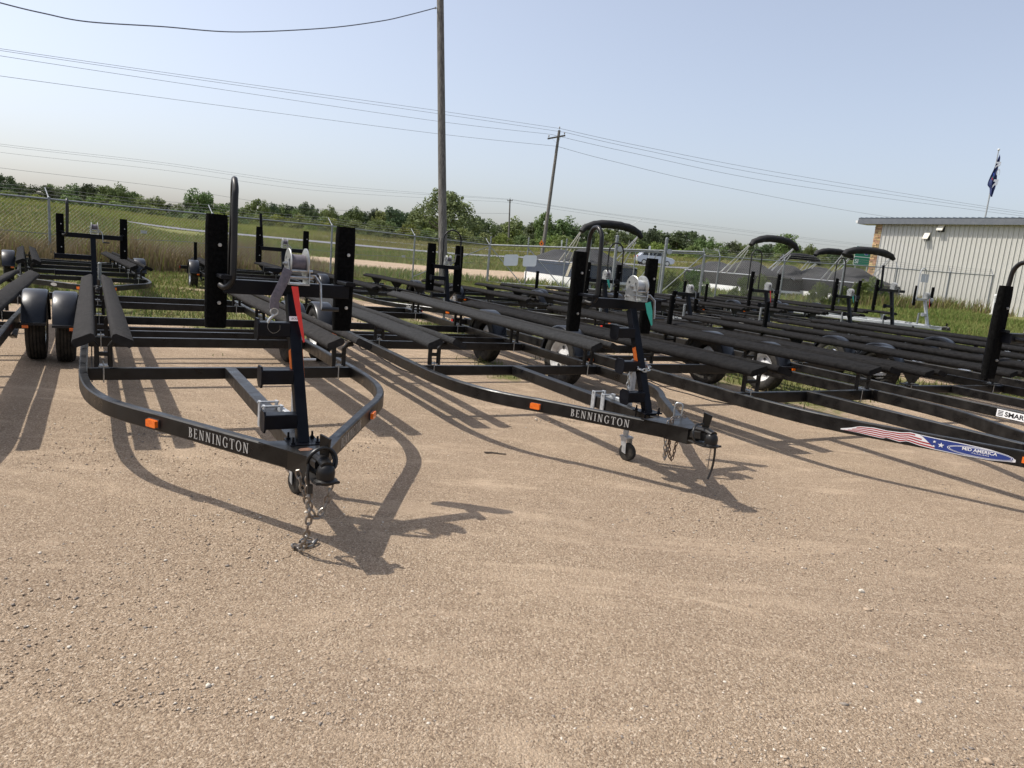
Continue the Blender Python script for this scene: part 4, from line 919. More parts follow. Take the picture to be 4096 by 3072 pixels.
# ------------------------------------------------------------------ poles and lines
def pole(label, base, top, r0, r1, extra=None):
    t = thing('utility_pole', base, 0, label, 'pole'); d = Vector(top) - Vector(base); mb = MB(); n = 12
    mb.sweep([d * (i / n) for i in range(n + 1)], circ(1, 14), up=(0, 1, 0), scales=[r0 + (r1 - r0) * i / n for i in range(n + 1)]); mb.build('shaft', 'wood_pole', t, True, 60); return t
pb = spot(1773, 1138, 25); pt_ = spot(1761, 0, 25); top1 = pb + (pt_ - pb) * 1.12
PL1 = pole('tall weathered wooden pole rising in front of the fence', pb, top1, .155, .118)
o = PL1.location; hk = spot(1744, 32, 24.9) - o
mb = MB(); mb.tube([hk + V(.10, .05, 0), hk + V(-.01, 0, 0)], .014, 6); mb.lathe([(-.03, .001), (-.03, .03), (.03, .03), (.03, .001)], hk + V(-.02, 0, 0), 'z', 10); mb.build('cable_clamp', 'galvanized', PL1, True)
for q in (-.05, .05):
    mb = MB(); mb.tube([V(-.19 + q, -.10, -.3), V(-.19 + q, -.10, 1.6)], .012, 6); mb.build('conduit', 'dark_trim', PL1)
def xarm_pole(label, pxt, pyt, pxb, pyb, D, r, arm, gr):
    top = spot(pxt, pyt, D); low = spot(pxb, pyb, D); base = low + (low - top) * ((low.z - gr) / (top.z - low.z)); base.z = gr - .2
    t = pole(label, base, top, r * 1.25, r * .85); o = t.location; axd = (top - base).normalized(); ac = top - o - axd * arm[2]
    (x0, y0), (x1, y1) = arm[:2]; a = spot(x0, y0, D) - o; b = spot(x1, y1, D) - o; mb = MB(); mb.beam(a + V(0, -r, 0), b + V(0, -r, 0), .10, .14); mb.build('crossarm', 'wood_pole', t)
    for k in (.25, .75):
        mb = MB(); q = a.lerp(b, k); mb.beam(q + V(0, -r - .03, -.05), ac - axd * .75 + V(0, -r, 0), .03, .012); mb.build('arm_brace', 'galvanized', t)
    for q in (a.lerp(b, .06), a.lerp(b, .94), top - o):
        mb = MB(); mb.lathe([(0, .02), (.10, .02), (.12, .06), (.17, .07), (.20, .05), (.24, .06), (.28, .04), (.30, .001)], q + V(0, -r, .05), 'z', 10); mb.build('insulator', 'insulator', t, True)
    return t
PL2 = xarm_pole('leaning wooden utility pole with crossarm behind the covered navy boat', 2237, 522, 2169, 1015, 68, .15, ((2190, 556), (2261, 543), .6), .9)
PL3 = xarm_pole('distant upright wooden utility pole with short crossarm', 2040, 797, 2034, 974, 150, .16, ((2029, 803), (2051, 803), .5), 3.5)
def wire(label, pts, r, sag=0.0, m='line_wire', group='overhead power lines'):
    P = [spot(x * 4096 / 2212, y * 4096 / 2212, D) for x, y, D in pts]; Q = smooth_path(P, 14)
    mb = MB(); o = Q[0]; mb.tube([q - o for q in Q], r, 5); ob = mb.build('power_line', m); ob.location = o; return tag(ob, label, 'wire', group)
for i, (yl, ym, yr, x2, y2, D0) in enumerate(((105, 239, 172, 1212, 278, 44), (109, 245.5, 0, 1221, 286, 44), (120.5, 262, 0, 1189, 290, 43), (164, 289, 0, 1203, 316, 43))):
    lab = ['uppermost of the thin wires meeting the leaning pole top', 'thin wire ending at the crossarm end away from the wooden pole', 'thin wire ending at the crossarm end towards the wooden pole', 'lowest of the thin wires crossing the leaning pole'][i]
    wire(lab, [(-300, yl - (ym - yl) * .36, 38), (0, yl, D0), (470, yl + (ym - yl) * .505, 54), (946, ym, 62), (x2, y2, 68)], .013)
for i, (x2, y2, p1, p2) in enumerate(((1212, 278, (1700, 376), (2212, 458)), (1221, 286, (1700, 385), (2212, 462)), (1189, 290, (1700, 398), (2212, 467)), (1203, 316, (1560, 403), (1895, 465)))):
    wire(['top thin wire leading from the leaning pole towards the flag', 'second thin wire leading from the leaning pole over the roof', 'third thin wire leading from the leaning pole over the roof', 'lowest thin wire leading from the leaning pole behind the roof edge'][i], [(x2, y2, 68), ((x2 * 2 + p1[0]) / 3, (y2 * 2 + p1[1]) / 3 + 3, 72), (*p1, 84), (*p2, 100), (p2[0] + 300, p2[1] + 34, 112)], .016)
for i, (y0, y1, y2) in enumerate(((311, 399, 430), (315, 404, 431.5), (329, 413, 437), (362.5, 452, 461.5))):
    wire(['upper hair-thin wire of the distant line', 'second hair-thin wire of the distant line', 'third hair-thin wire of the distant line', 'lowest wire of the distant line just above the trees'][i], [(-300, y0 - 44, 88), (0, y0, 100), (350, (y0 + y1) / 2 - 4, 116), (700, y1, 132), (1101, y2, 150)], .016 if i < 3 else .02, group='distant power lines')
for i, (y2, y3) in enumerate(((430, 484), (431.5, 487), (437, 494))):
    wire(['upper hair-thin wire beyond the distant pole', 'second hair-thin wire beyond the distant pole', 'third hair-thin wire beyond the distant pole'][i], [(1101, y2, 150), (1290, y2 + 28, 158), (1500, y3, 168), (1900, y3 + 47, 190), (2300, y3 + 82, 210)], .018, group='distant power lines')
wire('thick sagging cable fixed to the tall wooden pole', [(-200, -50, 15.5), (0, 6, 17), (95, 29, 17.6), (190, 47, 18.3), (350, 57.5, 19.6), (510, 69, 20.8), (700, 61, 22.4), (820, 46, 23.6), (880, 33, 24.2), (941, 17, 24.9)], .017, m='cable_line')

# ------------------------------------------------------------------ metal building, flag, road sign
def building():
    Lp = spot(3535, 889, 40); Rp = spot(4096, 889, 34); ez = (Lp.z + Rp.z) / 2; Lp.z = Rp.z = 0
    u = (Rp - Lp).normalized(); n = u.cross(V(0, 0, 1)); n = n if n.y < 0 else -n; base = .45; Hh = ez - base; LEN = 17.0
    t = thing('metal_building', (Lp.x, Lp.y, base), 0, 'light grey ribbed metal building with stone pilaster and dark roof', 'building')
    mb = MB(); mb.prism([(0, 0), (LEN, 0), (LEN, Hh), (0, Hh)], (0, 0, 0), u, (0, 0, 1), -n, .2); mb.build('wall', 'siding', t)
    mb = MB(); mb.prism([(0, 0), (9, 0), (9, Hh), (0, Hh)], (0, 0, 0), -n, (0, 0, 1), u, .05) ; mb.build('end_wall', 'siding', t)
    pw = .232; prof = [(0, .004), (.008, .004), (.014, .045), (.034, .045), (.040, .004), (.085, .004), (.09, .010), (.10, .010), (.105, .004), (.16, .004), (.165, .010), (.175, .010), (.18, .004), (pw, .004), (pw, .0), (0, 0)]
    mb = MB(); k = len(prof); mb.add([u * a + n * b for a, b in prof] + [u * a + n * b + V(0, 0, Hh) for a, b in prof], [(i, (i + 1) % k, k + (i + 1) % k, k + i) for i in range(k)])
    first = mb.build('wall_panel', 'siding', t); first.location = n * .001
    for i in range(1, int(LEN / pw)):
        c = first.copy(); col.objects.link(c); c.parent = t; c.location = u * (pw * i) + n * .001
    # stone pilaster
    mb = MB(); sw, sdp = .42, .30
    mb.prism([(-sw, 0), (0, 0), (0, Hh - .06), (-sw, Hh - .06)], -n * sdp * .6, u, (0, 0, 1), n, sdp * .6 + .03); pil = mb.build('stone_pilaster', 'mortar', t)
    rows = 48; rh = (Hh - .10) / rows; protos = []
    def stone(w, d, z, off, face):
        m2 = MB(); j = lambda a: random.uniform(-a, a); q = .012
        if face == 0: m2.prism([(0 + q, q + j(.006)), (w - q, q + j(.006)), (w - q, rh - q + j(.006)), (q, rh - q + j(.006))], u * off + n * .028 + V(0, 0, z), u, (0, 0, 1), n, d)
        else: m2.prism([(q, q), (w - q, q + j(.006)), (w - q, rh - q + j(.006)), (q, rh - q)], u * (-sw + .002) + n * (.03 - off) + V(0, 0, z), -n, (0, 0, 1), -u, d)
        return m2.build('stone', 'stone_tan', pil)
    for r in range(rows):
        z = .03 + r * rh; cut = random.choice(([.42], [.2, .22], [.26, .16], [.15, .27], [.14, .15, .13])); x = -sw
        for w in cut: stone(w, random.uniform(.015, .05), z, x, 0); x += w
        stone(.21, random.uniform(.012, .04), z, 0, 1)
    # roof with overhang past the pilaster
    x0 = -1.35; ov = .35; s = .02; rl = 9.0
    up = (-n + V(0, 0, s)).normalized(); rn = V(0, 0, 1)
    e0 = u * x0 + n * ov + V(0, 0, Hh + .20)
    mb = MB(); rp = .305; prof = [(0, 0), (.10, 0), (.115, .03), (.145, .03), (.16, 0), (rp, 0), (rp, -.02), (0, -.02)]; k = len(prof)
    mb.add([e0 + u * a + V(0, 0, b) for a, b in prof] + [e0 + up * rl + u * a + V(0, 0, b) for a, b in prof], [(i, (i + 1) % k, k + (i + 1) % k, k + i) for i in range(k)] + [tuple(range(k - 1, -1, -1))])
    fr = mb.build('roof_panel', 'roof_metal', t)
    for i in range(1, int((LEN - x0) / rp)):
        c = fr.copy(); col.objects.link(c); c.parent = t; c.location = u * (rp * i)
    mb = MB(); mb.prism([(x0, -.14), (LEN, -.14), (LEN, .175), (x0, .175)], n * (ov - .04) + V(0, 0, Hh), u, (0, 0, 1), n, .025); mb.build('fascia', 'fascia', t)
    mb = MB(); mb.prism([(x0, 0), (LEN, 0), (LEN, ov - .05), (x0, ov - .05)], V(0, 0, Hh - .12), u, n, (0, 0, 1), .02); mb.build('soffit', 'white_trim', t)
    mb = MB(); mb.prism([(x0 - .02, -.14), (0, -.14), (0, .0), (x0 - .02, .0)], n * (ov - .08) + V(0, 0, Hh), u, (0, 0, 1), -n, .9); mb.build('eave_return', 'white_trim', t)
    mb = MB(); gp = [(0, 0), (.09, 0), (.12, .12), (.12, .16), (-.02, .16), (-.02, .02)]; mb.prism([(a, b) for a, b in gp], u * (x0 - .04) + n * (ov - .01) + V(0, 0, Hh - .10), -u, (0, 0, 1), -n, .8); mb.build('gutter', 'white_trim', t)
    mb = MB(); mb.beam(u * .02 + n * .02, u * .02 + n * .02 + V(0, 0, Hh - .15), .05, .04); mb.build('corner_trim', 'white_trim', t)
    def wall_pt(px, py):
        c = V(0, 0, CAM_H); d = spot(px, py, 1) - c; q = (t.location - c).dot(n) / d.dot(n); return c + d * q - Vector(t.location)
    for px0, px1, py0, py1 in ((3696, 3722, 930, 962), (3752, 3781, 895, 928)):
        a = wall_pt(px0, py1); b = wall_pt(px1, py1); w = abs((b - a).dot(u)); h = (wall_pt(px0, py0) - a).z; o2 = a + n * .02
        mb = MB(); mb.prism([(0, 0), (w, 0), (w, h), (0, h)], o2, u, (0, 0, 1), n, .02, 'dark_trim'); mb.prism([(0, h), (.0, h - .05), (.24, .06), (.26, .06), (.26, .10), (.06, h)], o2 + u * .03, n, (0, 0, 1), u, w - .06, 'vent_hood'); mb.build('vent_hood', None, t)
    a = wall_pt(3935, 905)
    return t, u, n, wall_pt
BD, bu, bn, wall_pt = building()
# white stand pipe on a round base before the wall, and the fence's end post
q = spot(3967, 1262, 33.0); t = thing('stand_pipe', (q.x, q.y, q.z - .1), 0, 'white stand pipe on a round concrete base by the metal wall', 'pipe')
mb = MB(); mb.lathe([(0, .001), (.0, .24), (.14, .22), (.19, .12), (.20, .001)], (0, 0, 0), 'z', 20); mb.build('base', 'concrete', t, True)
mb = MB(); mb.tube([(0, 0, .15), (0, 0, .92)], .06, 12); mb.lathe([(0, .065), (.04, .085), (.05, .06), (.06, .055), (.12, .075), (.16, .06), (.20, .001)], (0, 0, .9), 'z', 14); mb.build('pipe', 'white_trim', t, True)
q = spot(3699, 1113, 33.0); t = thing('blank_sign', q, 0, 'blank grey plate hung on the fence in front of the building', 'sign'); mb = MB(); mb.prism([(-.19, -.19), (.19, -.19), (.19, .19), (-.19, .19)], (0, 0, 0), (1, .15, 0), (0, 0, 1), (0, -1, 0), .006); mb.build('plate', 'sign_grey', t)
# flag pole
def flag():
    top = spot(3994, 604, 50); g = gz(top.x, top.y); t = thing('flagpole', (top.x, top.y, g), 0, 'slim grey flagpole with ball top behind the metal roof', 'flagpole'); h = top.z - g
    mb = MB(); mb.sweep([(0, 0, h * i / 6) for i in range(7)], circ(1, 10), up=(0, 1, 0), scales=[.075 - .04 * i / 6 for i in range(7)]); mb.build('pole', 'galvanized', t, True)
    mb = MB(); mb.lathe([(-.085, .001), (-.06, .06), (0, .085), (.06, .06), (.085, .001)], (0, 0, h + .09), 'z', 14); mb.build('finial', 'white_trim', t, True)
    k = 50 * .18077 / FPX
    Lf = [(528, 215), (470, 330), (440, 400), (385, 540), (345, 640), (310, 740), (272, 880), (318, 960), (308, 1090), (335, 1150)]
    Rt = [(532, 215), (530, 310), (524, 400), (505, 530), (482, 640), (462, 720), (445, 800), (418, 930), (390, 1020), (345, 1150)]
    f = lambda p, d: spot(3900 + p[0] * .18077, 580 + p[1] * .18077, 49.9) + V(0, -d, 0)
    fl = thing('flag', f((530, 215), 0), 0, 'limp navy flag with white letters hanging on the flagpole', 'flag'); o = fl.location; nu = 10; vs = []; rows = []
    Ls = smooth_path([Vector((*p, 0)) for p in Lf], 3); Rs = smooth_path([Vector((*p, 0)) for p in Rt], 3)
    def S(i, s):
        a, b = Ls[i], Rs[i]; p = a.lerp(b, s); d = .10 + .09 * math.sin(s * 9 + i * .25) * (1 if i > 1 else .2); return f((p.x, p.y), d) - o
    mb = MB(); m = len(Ls)
    vs = [S(i, j / nu) for i in range(m) for j in range(nu + 1)]; mb.add(vs, [(i * (nu + 1) + j, i * (nu + 1) + j + 1, (i + 1) * (nu + 1) + j + 1, (i + 1) * (nu + 1) + j) for i in range(m - 1) for j in range(nu)]); mb.build('cloth', 'flag_navy', fl, True, 180)
    def on(px, py, d=.24): return f((px, py), d) - o
    for ch, (cx, cy), hh, ww in (('R', (462, 455), 110, 145), ('C', (468, 605), 78, 140), ('R', (402, 865), 105, 190)):
        mb = MB()
        for pl in font_polys(ch, 1.0, 1.0, .03): mb.add([on(cx - hh / 2 + (b) * hh - (a - .5) * ww * .22, cy - ww / 2 + a * ww) for a, b in pl], [tuple(range(len(pl)))])
        mb.build('letter', 'white_decal', fl)
    for (cx, cy), m, r in (((335, 755), 'red_lens', 20), ((360, 725), 'sign_green', 14), ((365, 660), 'sign_blue', 26)):
        mb = MB(); mb.add([on(cx + r * .7 * math.cos(a), cy + r * 1.6 * math.sin(a), .23) for a in [2 * math.pi * i / 12 for i in range(12)]], [tuple(range(12))]); mb.build('emblem', m, fl)
flag()
# green guide sign
def road_sign():
    a = spot(3413, 1045, 60); b = spot(3484, 1048, 60); w = (b - a).length; h = 1.6; g = gz(a.x, a.y)
    a = a + V(0, 0, -.3); t = thing('road_sign', (a.x, a.y, g), 0, 'green guide sign with white arrow and blue shield beside the building', 'sign'); u = V(1, 0, 0); z0 = a.z - g
    for q in (.25, w - .25):
        mb = MB(); mb.beam((q, .05, 0), (q, .05, z0 + .3), .08, .08); mb.build('sign_post', 'galvanized', t)
    O = V(0, 0, z0); n = V(0, -1, 0); mb = MB(); rr = lambda x0, y0, x1, y1, k: [(x0 + k, y0), (x1 - k, y0), (x1, y0 + k), (x1, y1 - k), (x1 - k, y1), (x0 + k, y1), (x0, y1 - k), (x0, y0 + k)]
    mb.prism(rr(0, 0, w, h, .1), O, u, (0, 0, 1), n, .02, 'white_decal'); p = lambda pts, m, off: mb.poly(pts, O, u, (0, 0, 1), n, off, m)
    p(rr(.04, .04, w - .04, h - .04, .08), 'sign_green', .026); yb = h - .92; p(rct(.04, yb, w - .04, yb + .05), 'white_decal', .030)
    cy = h - .46; p([(.42, cy), (.56, cy + .14), (.56, cy + .045), (.70, cy + .045), (.70, cy - .045), (.56, cy - .045), (.56, cy - .14)][:1] + [(.56, cy + .14), (.56, cy - .14)], 'white_decal', .030); p(rct(.55, cy - .045, .72, cy + .045), 'white_decal', .030)
    cx = .98; p([(cx - .15, cy + .22), (cx + .15, cy + .22), (cx + .21, cy), (cx + .13, cy - .26), (cx - .13, cy - .26), (cx - .21, cy)], 'white_decal', .030); p([(cx - .13, cy + .20), (cx + .13, cy + .20), (cx + .185, cy), (cx + .115, cy - .235), (cx - .115, cy - .235), (cx - .185, cy)], 'sign_blue', .034)
    for pl in font_polys('86', .2, .26, .03): p([(x + cx - .13, y + cy - .11) for x, y in pl], 'white_decal', .038)
    for pl in font_polys('Sl', .36, None, .02): p([(x + .10, y + yb - .52) for x, y in pl], 'white_decal', .030)
    mb.build('panel', None, t)
road_sign()
q = spot(2166, 974, 66); t = thing('diamond_sign', (q.x, q.y, gz(q.x, q.y)), 0, 'small orange diamond sign in front of the leaning pole', 'sign'); h = q.z - gz(q.x, q.y)
mb = MB(); mb.beam((0, .03, 0), (0, .03, h), .05, .03); mb.build('sign_post', 'galvanized', t)
mb = MB(); mb.prism([(0, -.36), (.22, 0), (0, .36), (-.22, 0)], (0, 0, h), (1, 0, 0), (0, 0, 1), (0, -1, 0), .01, 'sign_orange'); mb.prism([(-.05, -.08), (.05, -.08), (.05, .06), (-.05, .06)], (0, -.012, h), (1, 0, 0), (0, 0, 1), (0, -1, 0), .003, 'black_print'); mb.build('panel', None, t)
for px, py, D, lab in ((2247, 975, 72, 'white reflector post beyond the gate, left of the boat canopy legs'), (2599, 996, 80, 'white reflector post beside the silver car')):
    q = spot(px, py, D); g = gz(q.x, q.y); t = thing('reflector_post', (q.x, q.y, g), 0, 'white marker post standing behind the covered navy boat' if D == 72 else lab, 'marker post', 'white roadside marker posts'); h = max(.6, q.z + .35 - g)
    mb = MB(); mb.box((0, 0, h / 2), (.12, .03, h)); mb.build('post', 'white_trim', t)
    mb = MB(); mb.box((-.02, -.018, h - .2), (.22 if D > 75 else .12, .01, .38)); mb.build('reflector', 'white_decal', t)

# ------------------------------------------------------------------ cars
def car(loc, rz, label, body, L=4.5, H=1.68):
    t = thing('car', loc, rz, label, 'car'); W = 1.82; z = H / 1.68
    side = [(-2.22, .42), (-2.25, .75), (-2.18, 1.0), (-1.95, 1.08), (-1.45, 1.60), (-1.1, 1.66), (.25, 1.66), (.55, 1.58), (1.1, 1.12), (1.95, .98), (2.22, .82), (2.25, .45), (1.9, .30), (-1.9, .30)]
    mb = MB(); side = [(a * L / 4.5, b * z) for a, b in side]; k = len(side); vs = []
    for y, ins in ((-W / 2, 1), (-W / 2 + .12, 0), (W / 2 - .12, 0), (W / 2, 1)):
        for a, b in side:
            tb = max(0, (b - 1.05 * z) / (.6 * z)); vs.append((a * (1 if not ins else (.985)), y * (1 - .16 * tb), b - (.05 if ins and b > .9 * z else 0)))
    fs = [(r * k + i, r * k + (i + 1) % k, (r + 1) * k + (i + 1) % k, (r + 1) * k + i) for r in range(3) for i in range(k)] + [tuple(range(k - 1, -1, -1)), tuple(3 * k + i for i in range(k))]
    mb.add(vs, fs); mb.build('body', body, t, True, 30)
    for s in (-1, 1):
        yy = lambda b: s * (W / 2 * (1 - .16 * max(0, (b - 1.05 * z) / (.6 * z))) + .006)
        for pts in ([(-1.62, 1.12), (-.45, 1.12), (-.45, 1.56), (-1.35, 1.54)], [(-.38, 1.12), (.98, 1.12), (.48, 1.53), (-.38, 1.56)]):
            m2 = MB(); m2.add([(a * L / 4.5, yy(b * z), b * z) for a, b in pts], [(0, 1, 2, 3)]); m2.build('window', 'car_glass', t)
        for x in (-1.38, 1.38):
            m2 = MB(); m2.lathe([(-.10, .001), (-.10, .22), (-.11, .30), (-.08, .335), (.08, .335), (.11, .30), (.10, .22), (.10, .001)], (0, 0, 0), 'y', 22, m='rubber'); m2.lathe([(s * .115, .21), (s * .118, .001)], (0, 0, 0), 'y', 18, m='bright_rim'); w = m2.build('wheel', None, t, True, 40); w.location = (x * L / 4.5, s * (W / 2 - .10), .335)
        m2 = MB(); m2.box((2.14 * L / 4.5, s * .68, .80 * z), (.2, .34, .13)); m2.build('headlight', 'white_trim', t)
        m2 = MB(); m2.box((-2.18 * L / 4.5, s * .74, .92 * z), (.10, .2, .25)); m2.build('tail_light', 'red_lens', t)
    m2 = MB(); m2.add([(a * L / 4.5 + .01, b, c * z) for a, b, c in ((.60, -.66, 1.57), (1.1, -.74, 1.15), (1.1, .74, 1.15), (.60, .66, 1.57))], [(0, 1, 2, 3)]); m2.build('windscreen', 'car_glass', t)
    return t
q = spot(2612, 1072, 84); car((q.x, q.y, gz(q.x, q.y) + .08), R(4), 'silver car passing on the highway behind the gate', 'car_silver')
q = spot(-95, 905, 42); car((q.x, q.y, q.z - .75), R(28), 'dark car half hidden in tall weeds behind the fence', 'car_dark', 4.8, 1.75)

# ------------------------------------------------------------------ covered pontoon boats behind the fence
def boat(corner, rz, label, panel, W=2.6, L=6.6, bim='up', top=3.2, navy=False):
    """local x: across (0 near-left corner .. W), y: along, away from the lot"""
    t = thing('pontoon_boat', corner, rz, label, 'boat', 'covered pontoon boats'); dz = .62
    for x in (.35, W - .35):
        mb = MB(); pr = [(0, .01), (.12, .20), (.35, .32), (.7, .36), (L - .5, .36), (L - .02, .34), (L, .01)]; mb.lathe(pr, (x, 0, .36), 'y', 18); mb.build('pontoon', 'aluminium', t, True, 40)
    mb = MB(); mb.box((W / 2, L / 2, dz + .06), (W + .06, L, .12)); mb.box((W / 2, L / 2, dz - .01), (W - .2, L - .3, .06)); mb.build('deck', 'hull_white', t)
    mb = MB(); mb.prism([(0, 0), (L, 0), (L, -.42), (.5, -.42), (.12, -.2)], (-.005, 0, dz + .02), (0, 1, 0), (0, 0, 1), (-1, 0, 0), .03); mb.build('hull_skirt', 'hull_white', t)
    ph = .68
    for nm, a, b in (('side_panel', (0, .1), (0, L - .1)), ('side_panel', (W, .1), (W, L - .1)), ('side_panel', (0, .1), (W, .1)), ('side_panel', (0, L - .1), (W, L - .1))):
        mb = MB(); mb.beam((a[0], a[1], dz + .12 + ph / 2), (b[0], b[1], dz + .12 + ph / 2), .04, ph); mb.build(nm, panel, t)
    mb = MB(); zr = dz + .12 + ph + .02; mb.tube([(0, .1, zr), (W, .1, zr), (W, L - .1, zr), (0, L - .1, zr)], .022, 8, closed=True); mb.build('rail', 'aluminium', t, True)
    if navy:
        mb = MB(); mb.add([(-.03, .9, dz + .9), (-.03, 1.5, dz + .75), (-.03, 1.9, dz + .15), (-.03, 1.6, dz + .15), (-.03, 1.3, dz + .6)], [(0, 1, 2, 3, 4)]); mb.add([(-.03, .5, dz + .75), (-.03, .75, dz + .62), (-.03, 1.25, dz + .15), (-.03, 1.0, dz + .15)], [(0, 1, 2, 3)]); mb.build('side_stripe', 'boat_gold', t)
    # tented cover
    ny, nx = 22, 10; vs = []; zb = dz + .12 + ph - .12
    for j in range(ny + 1):
        y = -.02 + (L + .04) * j / ny; s = j / ny
        ridge = .80 * (math.sin(math.pi * min(1, max(0, s * 1.0))) ** .5) * (.72 + .28 * math.cos((s - .30) * 11)) + .06
        for i in range(nx + 1):
            a = i / nx * 2 - 1; x = W / 2 + a * (W / 2 + .035); e = 1 - abs(a)
            z = zb + .16 + ridge * min(1, e * 1.25) ** .8 + .015 * math.sin(j * 2.1 + i * 1.3)
            if i in (0, nx): z = zb
            if j in (0, ny): z = min(z, zb + (.16 if 0 < i < nx else 0))
            vs.append((x, y, z))
    mb = MB(); mb.add(vs, [(j * (nx + 1) + i, j * (nx + 1) + i + 1, (j + 1) * (nx + 1) + i + 1, (j + 1) * (nx + 1) + i) for j in range(ny) for i in range(nx)]); mb.build('boat_cover', 'boat_cover', t, True, 70)
    # folded bimini on its legs
    yb = 2.3; n = 16; rise = .36 if bim == 'up' else .24; yt_ = yb - (2.0 if bim == 'up' else 1.2); zt = top
    pts = []; sc = []
    for i in range(n + 1):
        a = i / n * 2 - 1; pts.append((W / 2 + a * (W / 2 + .16), yt_ + .05 * math.sin(i * 1.9), zt + rise * (1 - abs(a) ** 2.6) - .10 * (abs(a) > .93))); sc.append(.55 + .45 * (1 - abs(a) ** 6) + .05 * math.sin(i * 2.7))
    mb = MB(); mb.sweep(pts, [(.24 * math.cos(R(k)), .19 * math.sin(R(k))) for k in range(0, 360, 30)], up=(0, 0, 1), scales=sc); mb.build('bimini_boot', 'bimini_cloth', t, True, 70)
    for x in (-.02, W + .02):
        for dy0, dy1 in ((0, 0), (.55, .07), (-.7, -.03)):
            if dy0 == -.7 and bim != 'up': continue
            zz = zr; mb = MB(); q = 0 if dy0 > -.1 else .38
            a = V(x, yb + dy0, zz); b = V(x + (.05 if x > 1 else -.05), yt_ + dy1, zt + .05)
            if q: b = a.lerp(b, .75)
            mb.tube([a, b], .026, 8); mb.build('bimini_leg', 'aluminium', t, True)
    if bim == 'up':
        mb = MB(); mb.tube([(W * .75, yt_, zt + .3), (W * .95, yt_ - .3, zt + .72)], .012, 6); mb.lathe([(-.03, .001), (0, .03), (.03, .001)], (W * .95, yt_ - .3, zt + .74), 'z', 8); mb.build('light_pole', 'aluminium', t, True)
    return t
def bz(px, py, D, dz=.62):
    q = spot(px, py, D); return (q.x, q.y, q.z - dz - .12)
RZB = R(21)
boat(bz(2330, 1116, 32.8), RZB, 'white pontoon boat with navy sides and grey cover behind the gate', 'boat_navy', navy=True, top=2.98, L=7.4, W=2.85)
boat(bz(3003, 1152, 38.5), RZB, 'black pontoon boat under dark cover, tallest folded canopy on silver legs', 'boat_black', top=3.12, W=2.8)
boat(bz(3165, 1165, 41.0), RZB, 'black pontoon boat under dark cover with a drooping folded canopy', 'boat_black', bim='low', top=2.55)
boat(bz(3300, 1170, 42.5), RZB, 'black pontoon boat under dark cover, thin canopy beside the green sign', 'boat_black', bim='low', top=3.0)
boat(bz(3415, 1185, 37.0), R(14), 'black pontoon boat under dark cover in front of the stone pilaster', 'boat_black', bim='low', top=2.95, W=2.8)

# ------------------------------------------------------------------ vegetation
def leaf_quads(cen, rad, per, size, r_, squash=.8, droop=0.0):
    cen = np.asarray(cen, float); n = len(cen) * per; idx = np.repeat(np.arange(len(cen)), per)
    d = r_.normal(size=(n, 3)); d /= np.linalg.norm(d, axis=1)[:, None]; rr = r_.random(n) ** .42
    p = cen[idx] + d * (np.asarray(rad)[idx] * rr)[:, None] * np.array([1, 1, squash])
    nrm = d * .9 + r_.normal(size=(n, 3)) * .8 + np.array([0, 0, .35]); nrm /= np.linalg.norm(nrm, axis=1)[:, None]
    t = np.cross(nrm, r_.normal(size=(n, 3))); t /= np.linalg.norm(t, axis=1)[:, None]; b = np.cross(nrm, t)
    if droop: t = t * (1 - droop) + np.array([0, 0, -1.0]) * droop
    s = size * (.6 + .8 * r_.random(n))[:, None]
    v = np.stack([p - t * s, p + b * s * .55, p + t * s, p - b * s * .55], 1).reshape(-1, 3)
    f = np.arange(n * 4).reshape(n, 4)
    return v, f
def crown_mesh(kind, seed):
    r_ = np.random.default_rng(seed); cs = []; rs = []
    if kind in ('oak', 'maple', 'tall'):
        nb = {'oak': 60, 'maple': 54, 'tall': 42}[kind]; ax = {'oak': (.48, .42), 'maple': (.40, .43), 'tall': (.25, .45)}[kind]; cz = 1 - ax[1] - .03
        for _ in range(nb):
            d = r_.normal(size=3); d /= np.linalg.norm(d); k = .35 + .62 * r_.random() ** .5
            cs.append((d[0] * ax[0] * k, d[1] * ax[0] * k, cz + d[2] * ax[1] * k)); rs.append(.085 + .075 * r_.random())
        return leaf_quads(cs, rs, 58, .030, r_)
    if kind == 'pine':
        for i in range(46):
            z = .2 + .78 * r_.random(); w = .26 * (1.02 - z) + .03; a = r_.random() * 6.28; cs.append((w * math.cos(a), w * math.sin(a), z)); rs.append(.05 + .05 * (1 - z))
        return leaf_quads(cs, rs, 50, .024, r_, .55)
    if kind == 'willow':
        for i in range(90):
            a = r_.random() * 6.28; q = r_.random() ** .6; w = .46 * q; z = .30 + .62 * (1 - q * q) * (.5 + .6 * r_.random()) + .02; cs.append((w * math.cos(a), w * math.sin(a) * .7, min(z, .97))); rs.append(.05 + .05 * r_.random())
        return leaf_quads(cs, rs, 70, .022, r_, 1.2, .35)
    if kind == 'bush':
        for i in range(40):
            a = r_.random() * 6.28; q = r_.random() ** .5; w = .75 * q; z = .08 + .80 * (1 - q ** 2.2) * (.35 + .65 * r_.random()); cs.append((w * math.cos(a), w * math.sin(a), z)); rs.append(.12 + .10 * r_.random())
        return leaf_quads(cs, rs, 50, .048, r_, .9)
PROTO = {}
